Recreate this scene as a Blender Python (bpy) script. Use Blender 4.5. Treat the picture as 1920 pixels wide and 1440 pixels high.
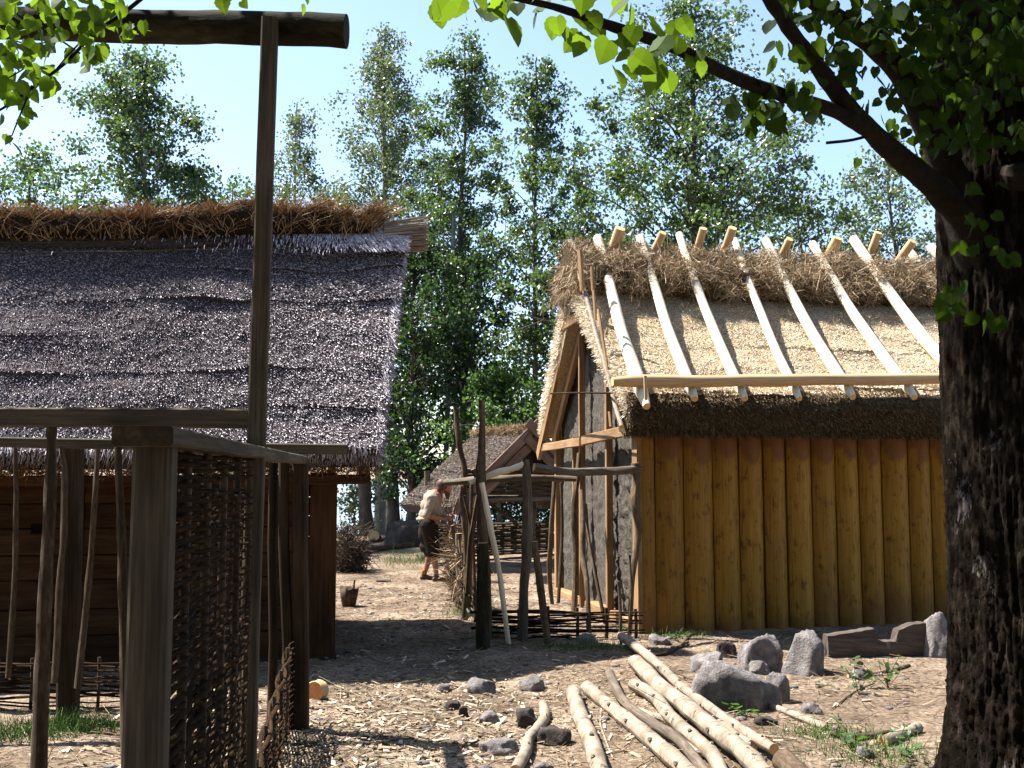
import bpy, bmesh, math, random
import numpy as np
from mathutils import Vector, Matrix, noise as mnoise

for o in list(bpy.data.objects): bpy.data.objects.remove(o)
SC = bpy.context.scene
COL = SC.collection
R = math.radians
rng = np.random.default_rng(7)
random.seed(7)

# ------------------------------------------------------------------ camera, sky, sun, exposure
EYE = 1.7; F = 1900.0; PITCH = math.atan(170 / 1900)
cam_d = bpy.data.cameras.new('camera'); cam = bpy.data.objects.new('camera', cam_d); COL.objects.link(cam)
cam.location = (0, 0, EYE); cam.rotation_euler = (math.pi / 2 + PITCH, 0, 0)
cam_d.sensor_width = 36; cam_d.lens = 36 * F / 1920; cam_d.clip_start = 0.05; cam_d.clip_end = 6000
SC.camera = cam
SX, SY = -0.60, 0.25                       # towards the sun, per metre of height
AZ = math.atan2(SX, SY); EL = math.atan2(1, math.hypot(SX, SY))
w = bpy.data.worlds.new('World'); SC.world = w; w.use_nodes = True
wn = w.node_tree; sky = wn.nodes.new('ShaderNodeTexSky'); sky.sky_type = 'NISHITA'; sky.sun_disc = False
sky.sun_elevation = EL; sky.sun_rotation = AZ; sky.air_density = 1.0; sky.dust_density = 0.7; sky.ozone_density = 0.5
bg = wn.nodes['Background']; bg.inputs[1].default_value = 0.08
wn.links.new(sky.outputs[0], bg.inputs[0])
sl = bpy.data.lights.new('sun', 'SUN'); sl.energy = 5.0; sl.angle = R(0.53); sl.color = (1.0, 0.95, 0.87)
so = bpy.data.objects.new('sun', sl); COL.objects.link(so)
so.rotation_euler = Vector((SX, SY, 1)).to_track_quat('Z', 'Y').to_euler(); so.location = (-8, 5, 20)
SC.view_settings.view_transform = 'Standard'; SC.view_settings.look = 'None'
SC.view_settings.exposure = 1.95; SC.view_settings.gamma = 1
SC.render.engine = 'CYCLES'
SC.cycles.max_bounces = 5; SC.cycles.diffuse_bounces = 2; SC.cycles.glossy_bounces = 2; SC.cycles.transmission_bounces = 3; SC.cycles.transparent_max_bounces = 4

# ------------------------------------------------------------------ from the photo's pixels to rays and places
FW = Vector((0, math.cos(PITCH), math.sin(PITCH))); UP = Vector((0, -math.sin(PITCH), math.cos(PITCH)))
CAMP = Vector((0, 0, EYE))
def ray(px, py): return Vector((1, 0, 0)) * ((px - 960) / F) + UP * ((720 - py) / F) + FW
def at(px, py, Y):
    r = ray(px, py); return CAMP + r * (Y / r.y)
def on_plane(px, py, p, n):
    r = ray(px, py); p = Vector(p); n = Vector(n)
    return CAMP + r * ((p - CAMP).dot(n) / r.dot(n))
def sstep(a, b, x):
    t = min(1, max(0, (x - a) / (b - a))); return t * t * (3 - 2 * t)
def gz(x, y):
    n = 0.035 * mnoise.noise(Vector((x * .55, y * .55, 0))) + 0.018 * mnoise.noise(Vector((x * 2.1, y * 2.1, 3)))
    n *= sstep(1.0, 3.0, y)
    n += -1.9 * sstep(27.5, 34, y) + 0.10 * sstep(17, 25, y)
    if y > 300: n += 14 * sstep(420, 800, y)
    return n
def G(px, py, dz=0):
    p = on_plane(px, py, (0, 0, 0), (0, 0, 1))
    for _ in range(3): p = on_plane(px, py, (0, 0, gz(p.x, p.y)), (0, 0, 1))
    p.z = gz(p.x, p.y) + dz
    return p

# ------------------------------------------------------------------ object helpers
W = {}
def tag(o, label=None, cat=None, group=None, kind=None):
    if label: o['label'] = label
    if cat: o['category'] = cat
    if group: o['group'] = group
    if kind: o['kind'] = kind
    return o
def thing(name, label, cat, loc, group=None):
    o = bpy.data.objects.new(name, None); COL.objects.link(o); o.empty_display_size = .2
    o.location = loc; W[o.name] = Vector(loc)
    return tag(o, label, cat, group)
def raw(name, V, Fc, mats, parent=None, smooth=False, uv=None, mi=None, origin=None):
    """V (n,3) world, Fc (m,k) array or list of tuples"""
    V = np.asarray(V, dtype=np.float64).reshape(-1, 3)
    me = bpy.data.meshes.new(name)
    if parent is not None: og = W[parent.name]
    elif origin is not None: og = Vector(origin)
    else: og = Vector((float(V[:, 0].mean()), float(V[:, 1].mean()), float(V[:, 2].min())))
    L = V - np.array(og)
    if isinstance(Fc, np.ndarray):
        m, k = Fc.shape
        me.vertices.add(len(L)); me.vertices.foreach_set('co', L.astype(np.float32).ravel())
        me.loops.add(m * k); me.loops.foreach_set('vertex_index', Fc.astype(np.int32).ravel())
        me.polygons.add(m); me.polygons.foreach_set('loop_start', np.arange(0, m * k, k, dtype=np.int32))
        me.polygons.foreach_set('loop_total', np.full(m, k, dtype=np.int32))
        me.update(calc_edges=True)
    else:
        me.from_pydata(L.tolist(), [], Fc)
        me.update()
    for m_ in (mats if isinstance(mats, (list, tuple)) else [mats]): me.materials.append(m_)
    n = len(me.polygons)
    me.polygons.foreach_set('use_smooth', np.full(n, bool(smooth)) if not isinstance(smooth, (list, np.ndarray)) else np.array(smooth))
    if mi is not None: me.polygons.foreach_set('material_index', np.array(mi, dtype=np.int32))
    if uv is not None:
        ul = me.uv_layers.new(name='UVMap'); li = np.zeros(len(me.loops), dtype=np.int32)
        me.loops.foreach_get('vertex_index', li)
        ul.data.foreach_set('uv', np.asarray(uv, dtype=np.float32)[li].ravel())
    o = bpy.data.objects.new(name, me); COL.objects.link(o)
    if parent is not None: o.parent = parent
    else: o.location = og
    W[o.name] = og
    return o

class MB:
    def __init__(s): s.V = []; s.F = []; s.U = []; s.M = []; s.S = []
    def add(s, V, Fc, U=None, m=0, smooth=False):
        b = len(s.V); s.V += [tuple(v) for v in V]; s.F += [tuple(i + b for i in f) for f in Fc]
        s.U += list(U) if U is not None else [(v[0] * .7 + v[1] * .7, v[2]) for v in V]
        s.M += [m] * len(Fc); s.S += [smooth] * len(Fc); return s
    def sweep(s, pts, prof, closed=True, smooth=True, caps=True, up=None, cm=1, seed=0, v0=0.0):
        """prof: function(t, k) -> list of 2D offsets, or a list of lists; sweeps along pts"""
        pts = [Vector(p) for p in pts]; n = len(pts)
        T = []
        for i in range(n):
            a = pts[max(0, i - 1)]; b = pts[min(n - 1, i + 1)]; T.append((b - a).normalized())
        u0 = Vector(up) if up is not None else (Vector((0, 0, 1)) if abs(T[0].z) < .9 else Vector((1, 0, 0)))
        nn = (u0 - T[0] * u0.dot(T[0])).normalized()
        rings = []; acc = v0; V = []; U = []
        for i in range(n):
            if i:
                acc += (pts[i] - pts[i - 1]).length
                nn = (nn - T[i] * nn.dot(T[i])).normalized()
            bb = T[i].cross(nn)
            pf = prof[i] if isinstance(prof, list) else prof(i / (n - 1), i)
            ring = []; per = 0; last = None
            for (a, b) in pf + [pf[0]]:
                p = pts[i] + nn * b + bb * a
                if last is not None: per += (p - last).length
                ring.append(len(V)); V.append(p); U.append((per + seed * 1.37, acc + seed * 3.1)); last = p
            rings.append(ring)
        k = len(rings[0]) - 1; Fc = []
        for i in range(n - 1):
            for j in range(k):
                Fc.append((rings[i][j], rings[i + 1][j], rings[i + 1][j + 1], rings[i][j + 1]))
        s.add(V, Fc, U, 0, smooth)
        if caps:
            for i in (0, n - 1):
                rv = [V[q] for q in rings[i][:-1]]
                c = sum((Vector(v) for v in rv), Vector()) / k
                uu = [((v - c).dot(nn), (v - c).dot(T[i].cross(nn))) for v in rv]
                f = tuple(range(k)) if i else tuple(reversed(range(k)))
                s.add(rv, [f], uu, cm, False)
        return s
    def tube(s, pts, rad, sides=8, wob=0.0, seed=0, **k):
        n = len(pts)
        def pf(t, i):
            r = rad[i] if isinstance(rad, (list, tuple)) else rad
            out = []
            for j in range(sides):
                a = 2 * math.pi * j / sides
                rr = r * (1 + wob * mnoise.noise(Vector((math.cos(a) * 1.3 + seed * 7, math.sin(a) * 1.3, i * .45 + seed))))
                out.append((rr * math.cos(a), rr * math.sin(a)))
            return out
        return s.sweep(pts, pf, seed=seed, **k)
    def beam(s, p0, p1, wd, ht, wob=0.0, seed=0, up=None, bev=.12, seg=None, sag=0.0, w1=None, h1=None, **k):
        """wd across, ht along up"""
        p0 = Vector(p0); p1 = Vector(p1); L = (p1 - p0).length
        n = seg or max(2, int(L / .12) + 1)
        pts = []
        for i in range(n + 1):
            t = i / n; p = p0.lerp(p1, t); p.z -= sag * math.sin(math.pi * t)
            p += Vector((mnoise.noise(Vector((t * L * 1.2, seed, 0))), mnoise.noise(Vector((t * L * 1.2, seed, 5))), mnoise.noise(Vector((t * L * 1.2, seed, 9))))) * wob
            pts.append(p)
        def pf(t, i):
            a = (wd + ((w1 or wd) - wd) * t) / 2; b = (ht + ((h1 or ht) - ht) * t) / 2; c = min(a, b) * bev * 2
            q = [(a, -b + c), (a, b - c), (a - c, b), (-a + c, b), (-a, b - c), (-a, -b + c), (-a + c, -b), (a - c, -b)]
            if wob: q = [(x * (1 + wob * 4 * mnoise.noise(Vector((x * 30 + seed, y * 30, i * .7)))), y * (1 + wob * 4 * mnoise.noise(Vector((x * 30, y * 30 + seed, i * .6 + 40))))) for x, y in q]
            return q
        return s.sweep(pts, pf, smooth=False, up=up, seed=seed, **k)
    def build(s, name, mats, parent=None, origin=None):
        return raw(name, s.V, s.F, mats, parent, s.S, s.U, s.M, origin)

def smoothpath(pts, n=8):
    """Catmull-Rom through points (Vector + optional radius)"""
    P = [np.array(p, dtype=float) for p in pts]; out = []
    P = [2 * P[0] - P[1]] + P + [2 * P[-1] - P[-2]]
    for i in range(1, len(P) - 2):
        for j in range(n):
            t = j / n; a, b, c, d = P[i - 1:i + 3]
            out.append(.5 * ((2 * b) + (c - a) * t + (2 * a - 5 * b + 4 * c - d) * t * t + (3 * b - a - 3 * c + d) * t ** 3))
    out.append(P[-2]); return out

def unit(n):
    v = rng.normal(size=(n, 3)); return v / np.linalg.norm(v, axis=1, keepdims=True)
def perp(D):
    a = np.cross(D, unit(len(D))); return a / (np.linalg.norm(a, axis=1, keepdims=True) + 1e-9)
def straws(P, D, L, r, bend=None, seg=1):
    """3-sided prisms: base P, unit direction D, length L, radius r; returns V, F(quads)"""
    n = len(P); L = np.broadcast_to(L, (n,))[:, None]; r = np.broadcast_to(r, (n,))[:, None]
    a = perp(D); b = np.cross(D, a); Vs = []
    for k in range(seg + 1):
        t = k / seg; C = P + D * L * t
        if bend is not None: C = C + bend * (L * t * t)
        rr = r * (1 - .55 * t)
        for j in range(3):
            an = 2 * math.pi * j / 3
            Vs.append(C + (a * math.cos(an) + b * math.sin(an)) * rr)
    K = 3 * (seg + 1)
    V = np.stack(Vs, 1).reshape(-1, 3); base = (np.arange(n) * K)[:, None]; Fs = []
    for k in range(seg):
        for j in range(3):
            q = np.array([3 * k + j, 3 * k + (j + 1) % 3, 3 * k + 3 + (j + 1) % 3, 3 * k + 3 + j])
            Fs.append(base + q[None])
    return V, np.concatenate(Fs, 0)
def leaves(C, size, A=None, ratio=.75):
    n = len(C); s = np.broadcast_to(size, (n,))[:, None]
    a = unit(n) if A is None else A
    b = perp(a); c = np.cross(a, b)
    V = np.stack([C, C + a * s * .5 + b * s * ratio * .5 + c * s * .08, C + a * s, C + a * s * .5 - b * s * ratio * .5 + c * s * .08], 1).reshape(-1, 3)
    Fc = np.arange(4 * n).reshape(n, 4); return V, Fc
def join(parts):
    Vs = []; Fs = []; o = 0
    for V, Fc in parts: Vs.append(V); Fs.append(Fc + o); o += len(V)
    return np.concatenate(Vs), np.concatenate(Fs)
def boxes(C, A, B, N, la, lb, ln):
    """oriented thin boxes"""
    n = len(C); la, lb, ln = [np.broadcast_to(x, (n,))[:, None] / 2 for x in (la, lb, ln)]
    vs = [C + A * la * x + B * lb * y + N * ln * z for z in (-1, 1) for x, y in ((-1, -1), (1, -.7), (1.05, .8), (-.9, 1))]
    V = np.stack(vs, 1).reshape(-1, 3); base = (np.arange(n) * 8)[:, None]
    q = [(0, 3, 2, 1), (4, 5, 6, 7), (0, 1, 5, 4), (1, 2, 6, 5), (2, 3, 7, 6), (3, 0, 4, 7)]
    return V, np.concatenate([base + np.array(x)[None] for x in q], 0)

# ------------------------------------------------------------------ materials
def new(name):
    m = bpy.data.materials.new(name); m.use_nodes = True
    nt = m.node_tree; b = nt.nodes['Principled BSDF']; return m, nt, b
def nd(nt, t, **k):
    n = nt.nodes.new(t)
    for a, v in k.items():
        if isinstance(a, str) and a.startswith('i_'): n.inputs[a[2:]].default_value = v
        else: setattr(n, a, v)
    return n
def ramp(nt, stops):
    r = nt.nodes.new('ShaderNodeValToRGB'); e = r.color_ramp.elements
    while len(e) < len(stops): e.new(.5)
    for el, (p, c) in zip(e, stops): el.position = p; el.color = (*c, 1) if len(c) == 3 else c
    return r
def noise_(nt, vec, scale, detail=4, rough=.55, dist=0):
    n = nt.nodes.new('ShaderNodeTexNoise'); n.inputs['Scale'].default_value = scale; n.inputs['Detail'].default_value = detail
    n.inputs['Roughness'].default_value = rough; n.inputs['Distortion'].default_value = dist
    if vec is not None: nt.links.new(vec, n.inputs['Vector'])
    return n
def mapping(nt, src, sc):
    m = nt.nodes.new('ShaderNodeMapping'); m.inputs['Scale'].default_value = sc; nt.links.new(src, m.inputs[0]); return m.outputs[0]
def mix(nt, f, a, b, mode='MIX'):
    m = nt.nodes.new('ShaderNodeMix'); m.data_type = 'RGBA'; m.blend_type = mode
    for s, x in ((m.inputs[0], f), (m.inputs[6], a), (m.inputs[7], b)):
        if hasattr(x, 'links'): nt.links.new(x, s)
        elif isinstance(x, (int, float)): s.default_value = x
        else: s.default_value = (*x, 1)
    return m.outputs[2]
def bump(nt, b, h, strength, dist):
    n = nt.nodes.new('ShaderNodeBump'); n.inputs['Strength'].default_value = strength; n.inputs['Distance'].default_value = dist
    nt.links.new(h, n.inputs['Height']); nt.links.new(n.outputs[0], b.inputs['Normal'])
def wood(name, c0, c1, c2, rough=.85, dark_patch=.5, stretch=(70, 2.2, 1), bstr=.6, spec=.2):
    """wood grain along UV v (metres)"""
    m, nt, b = new(name); tc = nt.nodes.new('ShaderNodeTexCoord'); oi = nt.nodes.new('ShaderNodeObjectInfo')
    gr = noise_(nt, mapping(nt, tc.outputs['UV'], stretch), 1, 6, .65, .4)
    st = noise_(nt, mapping(nt, tc.outputs['UV'], (5, 1.3, 1)), 1, 4, .6)
    r = ramp(nt, [(.25, c0), (.5, c1), (.75, c2)]); nt.links.new(gr.outputs[0], r.inputs[0])
    r2 = ramp(nt, [(.35, (1 - dark_patch,) * 3), (.6, (1, 1, 1))]); nt.links.new(st.outputs[0], r2.inputs[0])
    g = nt.nodes.new('ShaderNodeNewGeometry')
    r3 = ramp(nt, [(0, (.78, .76, .74)), (1, (1.12, 1.1, 1.08))]); nt.links.new(g.outputs['Random Per Island'], r3.inputs[0])
    c = mix(nt, 1.0, r.outputs[0], r2.outputs[0], 'MULTIPLY'); c = mix(nt, 1.0, c, r3.outputs[0], 'MULTIPLY')
    nt.links.new(c, b.inputs['Base Color']); b.inputs['Roughness'].default_value = rough
    b.inputs['Specular IOR Level'].default_value = spec
    bump(nt, b, gr.outputs[0], bstr, .004); return m
def island(name, cols, rough=.7, spec=.3, transl=None, tcol=None):
    """colour by loose piece: straw, leaves, chips"""
    m, nt, b = new(name); g = nt.nodes.new('ShaderNodeNewGeometry')
    st = [(i / max(1, len(cols) - 1), c) for i, c in enumerate(cols)]
    r = ramp(nt, st); nt.links.new(g.outputs['Random Per Island'], r.inputs[0])
    nt.links.new(r.outputs[0], b.inputs['Base Color']); b.inputs['Roughness'].default_value = rough
    b.inputs['Specular IOR Level'].default_value = spec
    if transl:
        t = nt.nodes.new('ShaderNodeBsdfTranslucent')
        if tcol: t.inputs[0].default_value = (*tcol, 1)
        else: nt.links.new(r.outputs[0], t.inputs[0])
        mx = nt.nodes.new('ShaderNodeMixShader'); mx.inputs[0].default_value = transl
        nt.links.new(b.outputs[0], mx.inputs[1]); nt.links.new(t.outputs[0], mx.inputs[2])
        nt.links.new(mx.outputs[0], nt.nodes['Material Output'].inputs[0])
    return m
def rough_mat(name, stops, scale, bscale=None, bstr=.8, bdist=.02, rough=.95, spec=.15, co='Object', sc=(1, 1, 1)):
    m, nt, b = new(name); tc = nt.nodes.new('ShaderNodeTexCoord'); v = mapping(nt, tc.outputs[co], sc)
    n = noise_(nt, v, scale, 8, .65); r = ramp(nt, stops); nt.links.new(n.outputs[0], r.inputs[0])
    nt.links.new(r.outputs[0], b.inputs['Base Color']); b.inputs['Roughness'].default_value = rough
    b.inputs['Specular IOR Level'].default_value = spec
    n2 = noise_(nt, v, bscale or scale * 3, 8, .7); bump(nt, b, n2.outputs[0], bstr, bdist); return m

M = {}
M['old_wood'] = wood('weathered_timber', (.018, .012, .007), (.038, .026, .016), (.07, .052, .036), dark_patch=.55, spec=.1)
M['post_wood'] = wood('grey_squared_timber', (.042, .034, .024), (.10, .083, .063), (.17, .145, .115), dark_patch=.45, spec=.1)
M['log_bark'] = wood('dark_mossy_log', (.012, .01, .007), (.035, .032, .02), (.06, .06, .038), dark_patch=.6, stretch=(30, 9, 1), bstr=1, spec=.05)
M['board_brown'] = wood('brown_wall_board', (.030, .015, .0075), (.062, .031, .015), (.095, .051, .026), dark_patch=.55, stretch=(40, 1.6, 1), spec=.1)
M['old_end'] = wood('weathered_end_grain', (.03, .02, .014), (.06, .045, .03), (.1, .08, .055), stretch=(30, 30, 1), spec=.05)
M['fresh'] = wood('fresh_peeled_wood', (.34, .225, .115), (.48, .33, .18), (.60, .44, .26), dark_patch=.12, stretch=(60, 2, 1), bstr=.3)
M['gable_wood'] = wood('brown_new_timber', (.16, .09, .04), (.27, .165, .08), (.38, .26, .14), dark_patch=.35, stretch=(60, 2, 1), bstr=.4)
M['pole_white'] = wood('peeled_pale_pole', (.52, .43, .31), (.70, .62, .48), (.78, .71, .58), dark_patch=.08, stretch=(40, 1.5, 1), bstr=.25)
M['pale_end'] = wood('sawn_end', (.5, .3, .13), (.62, .4, .19), (.7, .48, .26), dark_patch=.1, stretch=(40, 40, 1), bstr=.3)
M['orange_end'] = wood('orange_sawn_end', (.45, .17, .06), (.6, .26, .1), (.68, .36, .17), dark_patch=.2, stretch=(50, 50, 1), bstr=.3)
M['stick'] = wood('brown_stick_bark', (.03, .02, .012), (.075, .052, .034), (.15, .11, .08), dark_patch=.5, stretch=(40, 12, 1), spec=.15)
M['rod'] = wood('willow_rod', (.013, .008, .004), (.032, .019, .010), (.075, .046, .027), dark_patch=.4, stretch=(30, 5, 1), spec=.04, rough=.9)
M['rack_stick'] = wood('pale_brown_stick_bark', (.05, .034, .022), (.12, .085, .056), (.22, .165, .115), dark_patch=.45, stretch=(40, 12, 1), spec=.08)
M['grey_log'] = wood('grey_barked_log', (.05, .04, .03), (.12, .096, .072), (.2, .165, .13), dark_patch=.4, stretch=(50, 6, 1))
M['hewn'] = wood('grey_hewn_timber', (.035, .027, .022), (.085, .068, .057), (.14, .118, .1), dark_patch=.4, stretch=(45, 3, 1), bstr=1)

def birch_mat():
    m, nt, b = new('birch_bark'); tc = nt.nodes.new('ShaderNodeTexCoord'); uv = tc.outputs['UV']
    base = noise_(nt, mapping(nt, uv, (8, 5, 1)), 1, 5, .6); rb = ramp(nt, [(.3, (.10, .072, .045)), (.5, (.20, .16, .115)), (.75, (.30, .25, .19))]); nt.links.new(base.outputs[0], rb.inputs[0])
    ln = noise_(nt, mapping(nt, uv, (11, 95, 1)), 1, 3, .6); rl = ramp(nt, [(.56, (0, 0, 0)), (.64, (1, 1, 1))]); nt.links.new(ln.outputs[0], rl.inputs[0])
    kn = noise_(nt, mapping(nt, uv, (9, 7, 1)), 1, 5, .75, .6); rk = ramp(nt, [(.6, (0, 0, 0)), (.65, (1, 1, 1))]); nt.links.new(kn.outputs[0], rk.inputs[0])
    c = mix(nt, rl.outputs[0], rb.outputs[0], (.035, .022, .015)); c = mix(nt, rk.outputs[0], c, (.014, .01, .007))
    nt.links.new(c, b.inputs['Base Color']); b.inputs['Roughness'].default_value = .7; bump(nt, b, kn.outputs[0], .4, .004); return m
M['birch'] = birch_mat()

def stave_mat():
    m, nt, b = new('tarred_stave_wood'); tc = nt.nodes.new('ShaderNodeTexCoord'); uv = tc.outputs['UV']
    g = nt.nodes.new('ShaderNodeNewGeometry'); at_ = nt.nodes.new('ShaderNodeAttribute'); at_.attribute_name = 'dark_patch'
    gr = noise_(nt, mapping(nt, uv, (60, 1.6, 1)), 1, 6, .6, .3)
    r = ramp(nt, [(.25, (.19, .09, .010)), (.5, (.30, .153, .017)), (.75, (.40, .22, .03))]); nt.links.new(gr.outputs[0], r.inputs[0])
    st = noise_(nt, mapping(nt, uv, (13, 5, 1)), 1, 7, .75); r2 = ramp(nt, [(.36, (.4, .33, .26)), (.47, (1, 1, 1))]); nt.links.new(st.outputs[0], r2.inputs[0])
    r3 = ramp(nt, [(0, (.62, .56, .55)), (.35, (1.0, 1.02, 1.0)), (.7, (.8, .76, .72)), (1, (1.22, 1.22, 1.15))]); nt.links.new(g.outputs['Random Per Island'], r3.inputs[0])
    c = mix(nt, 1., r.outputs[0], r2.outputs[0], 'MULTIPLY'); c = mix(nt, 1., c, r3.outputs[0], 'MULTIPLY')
    c = mix(nt, at_.outputs['Fac'], c, (.13, .055, .022))  # darkens the painted shade at the top and the mud at the foot
    nt.links.new(c, b.inputs['Base Color']); b.inputs['Roughness'].default_value = .6; b.inputs['Specular IOR Level'].default_value = .25
    bump(nt, b, gr.outputs[0], .5, .004); return m
M['stave'] = stave_mat()
M['daub'] = rough_mat('grey_daub', [(.3, (.045, .039, .031)), (.55, (.095, .083, .069)), (.75, (.15, .132, .112))], 14, 40, 1.0, .04)
M['soil'] = None
def soil_mat():
    m, nt, b = new('trodden_soil'); tc = nt.nodes.new('ShaderNodeTexCoord'); v = tc.outputs['Object']
    n = noise_(nt, v, 1.1, 8, .65); r = ramp(nt, [(.3, (.075, .055, .04)), (.5, (.195, .152, .113)), (.7, (.34, .28, .22))]); nt.links.new(n.outputs[0], r.inputs[0])
    n2 = noise_(nt, v, 26, 6, .7); r2 = ramp(nt, [(.38, (.45, .42, .4)), (.6, (1.25, 1.2, 1.15))]); nt.links.new(n2.outputs[0], r2.inputs[0])
    c = mix(nt, 1., r.outputs[0], r2.outputs[0], 'MULTIPLY')
    nt.links.new(c, b.inputs['Base Color']); b.inputs['Roughness'].default_value = 1; b.inputs['Specular IOR Level'].default_value = .1
    n3 = noise_(nt, v, 38, 8, .7); bump(nt, b, n3.outputs[0], 1, .03); return m
M['soil'] = soil_mat()
M['rock'] = rough_mat('grey_granite', [(.3, (.07, .06, .056)), (.48, (.165, .148, .145)), (.7, (.29, .265, .26))], 11, 50, 1, .03, spec=.3)
M['rock_dark'] = rough_mat('dark_stone', [(.3, (.025, .021, .018)), (.6, (.06, .05, .045)), (.8, (.1, .085, .08))], 7, 40, .9, .02)
M['thatch_old_base'] = rough_mat('old_thatch_bed', [(.35, (.03, .024, .026)), (.65, (.13, .11, .118))], 40, 60, 1, .03, sc=(1, 1, 1))
M['thatch_old'] = island('old_grey_reed', [(.11, .092, .10), (.38, .33, .36), (.66, .60, .64), (.84, .79, .83)], rough=.5, spec=.5)
M['thatch_fresh_base'] = rough_mat('fresh_thatch_bed', [(.3, (.16, .11, .06)), (.6, (.45, .35, .23)), (.8, (.58, .48, .34))], 30, 60, 1, .02)
M['thatch_fresh'] = island('fresh_reed', [(.36, .27, .17), (.70, .59, .44), (.84, .75, .60), (.90, .84, .72)], rough=.55, spec=.35)
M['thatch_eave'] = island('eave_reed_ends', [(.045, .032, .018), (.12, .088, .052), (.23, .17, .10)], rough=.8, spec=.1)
M['straw_mess'] = island('loose_straw', [(.08, .05, .023), (.21, .14, .07), (.36, .255, .145), (.52, .40, .25)], rough=.6, spec=.3)
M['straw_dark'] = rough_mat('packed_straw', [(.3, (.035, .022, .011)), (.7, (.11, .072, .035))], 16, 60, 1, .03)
M['ridge_grass'] = island('rust_ridge_grass', [(.07, .03, .012), (.19, .10, .042), (.40, .26, .125), (.58, .43, .25)], rough=.6, spec=.2, transl=.3)
M['ridge_base'] = rough_mat('dark_ridge_turf', [(.3, (.010, .006, .004)), (.7, (.035, .019, .010))], 14, 50, 1, .03)
M['chips'] = island('wood_chips', [(.09, .065, .042), (.2, .155, .105), (.33, .265, .19), (.48, .40, .31)], rough=.8, spec=.15)
M['twig'] = island('twigs_and_straw', [(.05, .033, .02), (.13, .09, .055), (.26, .185, .115), (.4, .3, .19)], rough=.8, spec=.15)
M['aspen'] = island('aspen_leaf', [(.014, .034, .013), (.028, .058, .02), (.048, .085, .03), (.075, .115, .05)], rough=.4, spec=.8, transl=.42, tcol=(.085, .15, .025))
M['birch_leaf'] = island('birch_leaf', [(.035, .055, .025), (.06, .085, .036), (.09, .12, .055), (.14, .16, .085)], rough=.4, spec=.8, transl=.42, tcol=(.12, .16, .045))
M['alder'] = island('alder_leaf', [(.007, .018, .006), (.016, .036, .011), (.035, .065, .02)], rough=.42, spec=.6, transl=.35, tcol=(.045, .10, .014))
M['light_leaf'] = island('rowan_leaf', [(.035, .08, .02), (.055, .11, .03), (.08, .15, .045)], rough=.5, spec=.4, transl=.4, tcol=(.10, .2, .03))
M['linden'] = island('linden_leaf_shade_tinted', [(.008, .02, .004), (.015, .034, .006), (.024, .05, .009)], rough=.75, spec=.06, transl=.4, tcol=(.055, .095, .006))  # darker leaf copy, shade put into its colours
M['linden_sunny'] = island('linden_leaf_sun_tinted', [(.02, .05, .008), (.035, .08, .012), (.05, .1, .016)], rough=.65, spec=.12, transl=.5, tcol=(.16, .27, .013))  # brighter leaf copy, sunlight put into its colours
M['grass'] = island('grass_blade', [(.05, .11, .02), (.09, .17, .03), (.14, .22, .05)], rough=.6, spec=.3, transl=.35)
M['bg_bark'] = rough_mat('grey_tree_bark', [(.3, (.045, .036, .03)), (.6, (.12, .1, .09)), (.8, (.22, .2, .18))], 5, 20, 1, .03, sc=(1, 1, .5))
M['pale_bark'] = rough_mat('pale_tree_bark', [(.3, (.09, .08, .07)), (.55, (.26, .25, .23)), (.8, (.42, .4, .37))], 4, 20, 1, .02, sc=(1, 1, .6))
def trunk_mat():
    m, nt, b = new('rough_dark_bark'); tc = nt.nodes.new('ShaderNodeTexCoord'); v = mapping(nt, tc.outputs['Object'], (1, 1, .45))
    n = noise_(nt, v, 16, 8, .7); r = ramp(nt, [(.3, (.003, .0022, .0016)), (.5, (.010, .0075, .0055)), (.75, (.05, .038, .03))]); nt.links.new(n.outputs[0], r.inputs[0])
    p = noise_(nt, mapping(nt, tc.outputs['Object'], (1, 1, .5)), 4.2, 6, .7, .5); rp = ramp(nt, [(.63, (0, 0, 0)), (.67, (1, 1, 1))]); nt.links.new(p.outputs[0], rp.inputs[0])
    c = mix(nt, rp.outputs[0], r.outputs[0], (.10, .09, .09)); nt.links.new(c, b.inputs['Base Color'])
    b.inputs['Roughness'].default_value = .95; b.inputs['Specular IOR Level'].default_value = .03
    n2 = noise_(nt, v, 34, 8, .7); bump(nt, b, n2.outputs[0], 1, .03); return m
M['trunk'] = trunk_mat()
M['branch'] = rough_mat('dark_branch_bark', [(.3, (.008, .006, .004)), (.7, (.026, .02, .014))], 20, 60, 1, .01)
def plain(name, c, rough=.8, spec=.2, sc=None, c2=None):
    if c2: return rough_mat(name, [(.3, c), (.7, c2)], sc or 8, 30, .5, .01, rough, spec)
    m, nt, b = new(name); b.inputs['Base Color'].default_value = (*c, 1); b.inputs['Roughness'].default_value = rough; b.inputs['Specular IOR Level'].default_value = spec; return m
M['skin'] = plain('skin', (.25, .105, .058), .55, .3, 25, (.32, .14, .085))
M['shirt'] = plain('linen_shirt', (.24, .195, .145), .9, .1, 14, (.31, .26, .2))
M['breeches'] = wood('dark_striped_wool', (.014, .011, .008), (.03, .025, .018), (.075, .06, .04), stretch=(28, .4, 1), bstr=.2, spec=.05)
M['hair'] = plain('reddish_hair', (.04, .017, .008), .6, .3, 60, (.08, .036, .017))
M['shoe'] = plain('brown_leather', (.035, .02, .012), .6, .3, 20, (.09, .045, .025))
M['sock'] = plain('rust_sock', (.30, .11, .035), .9, .1)
M['black'] = plain('hole_shade_black', (.006, .005, .004), .9, .05)
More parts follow.
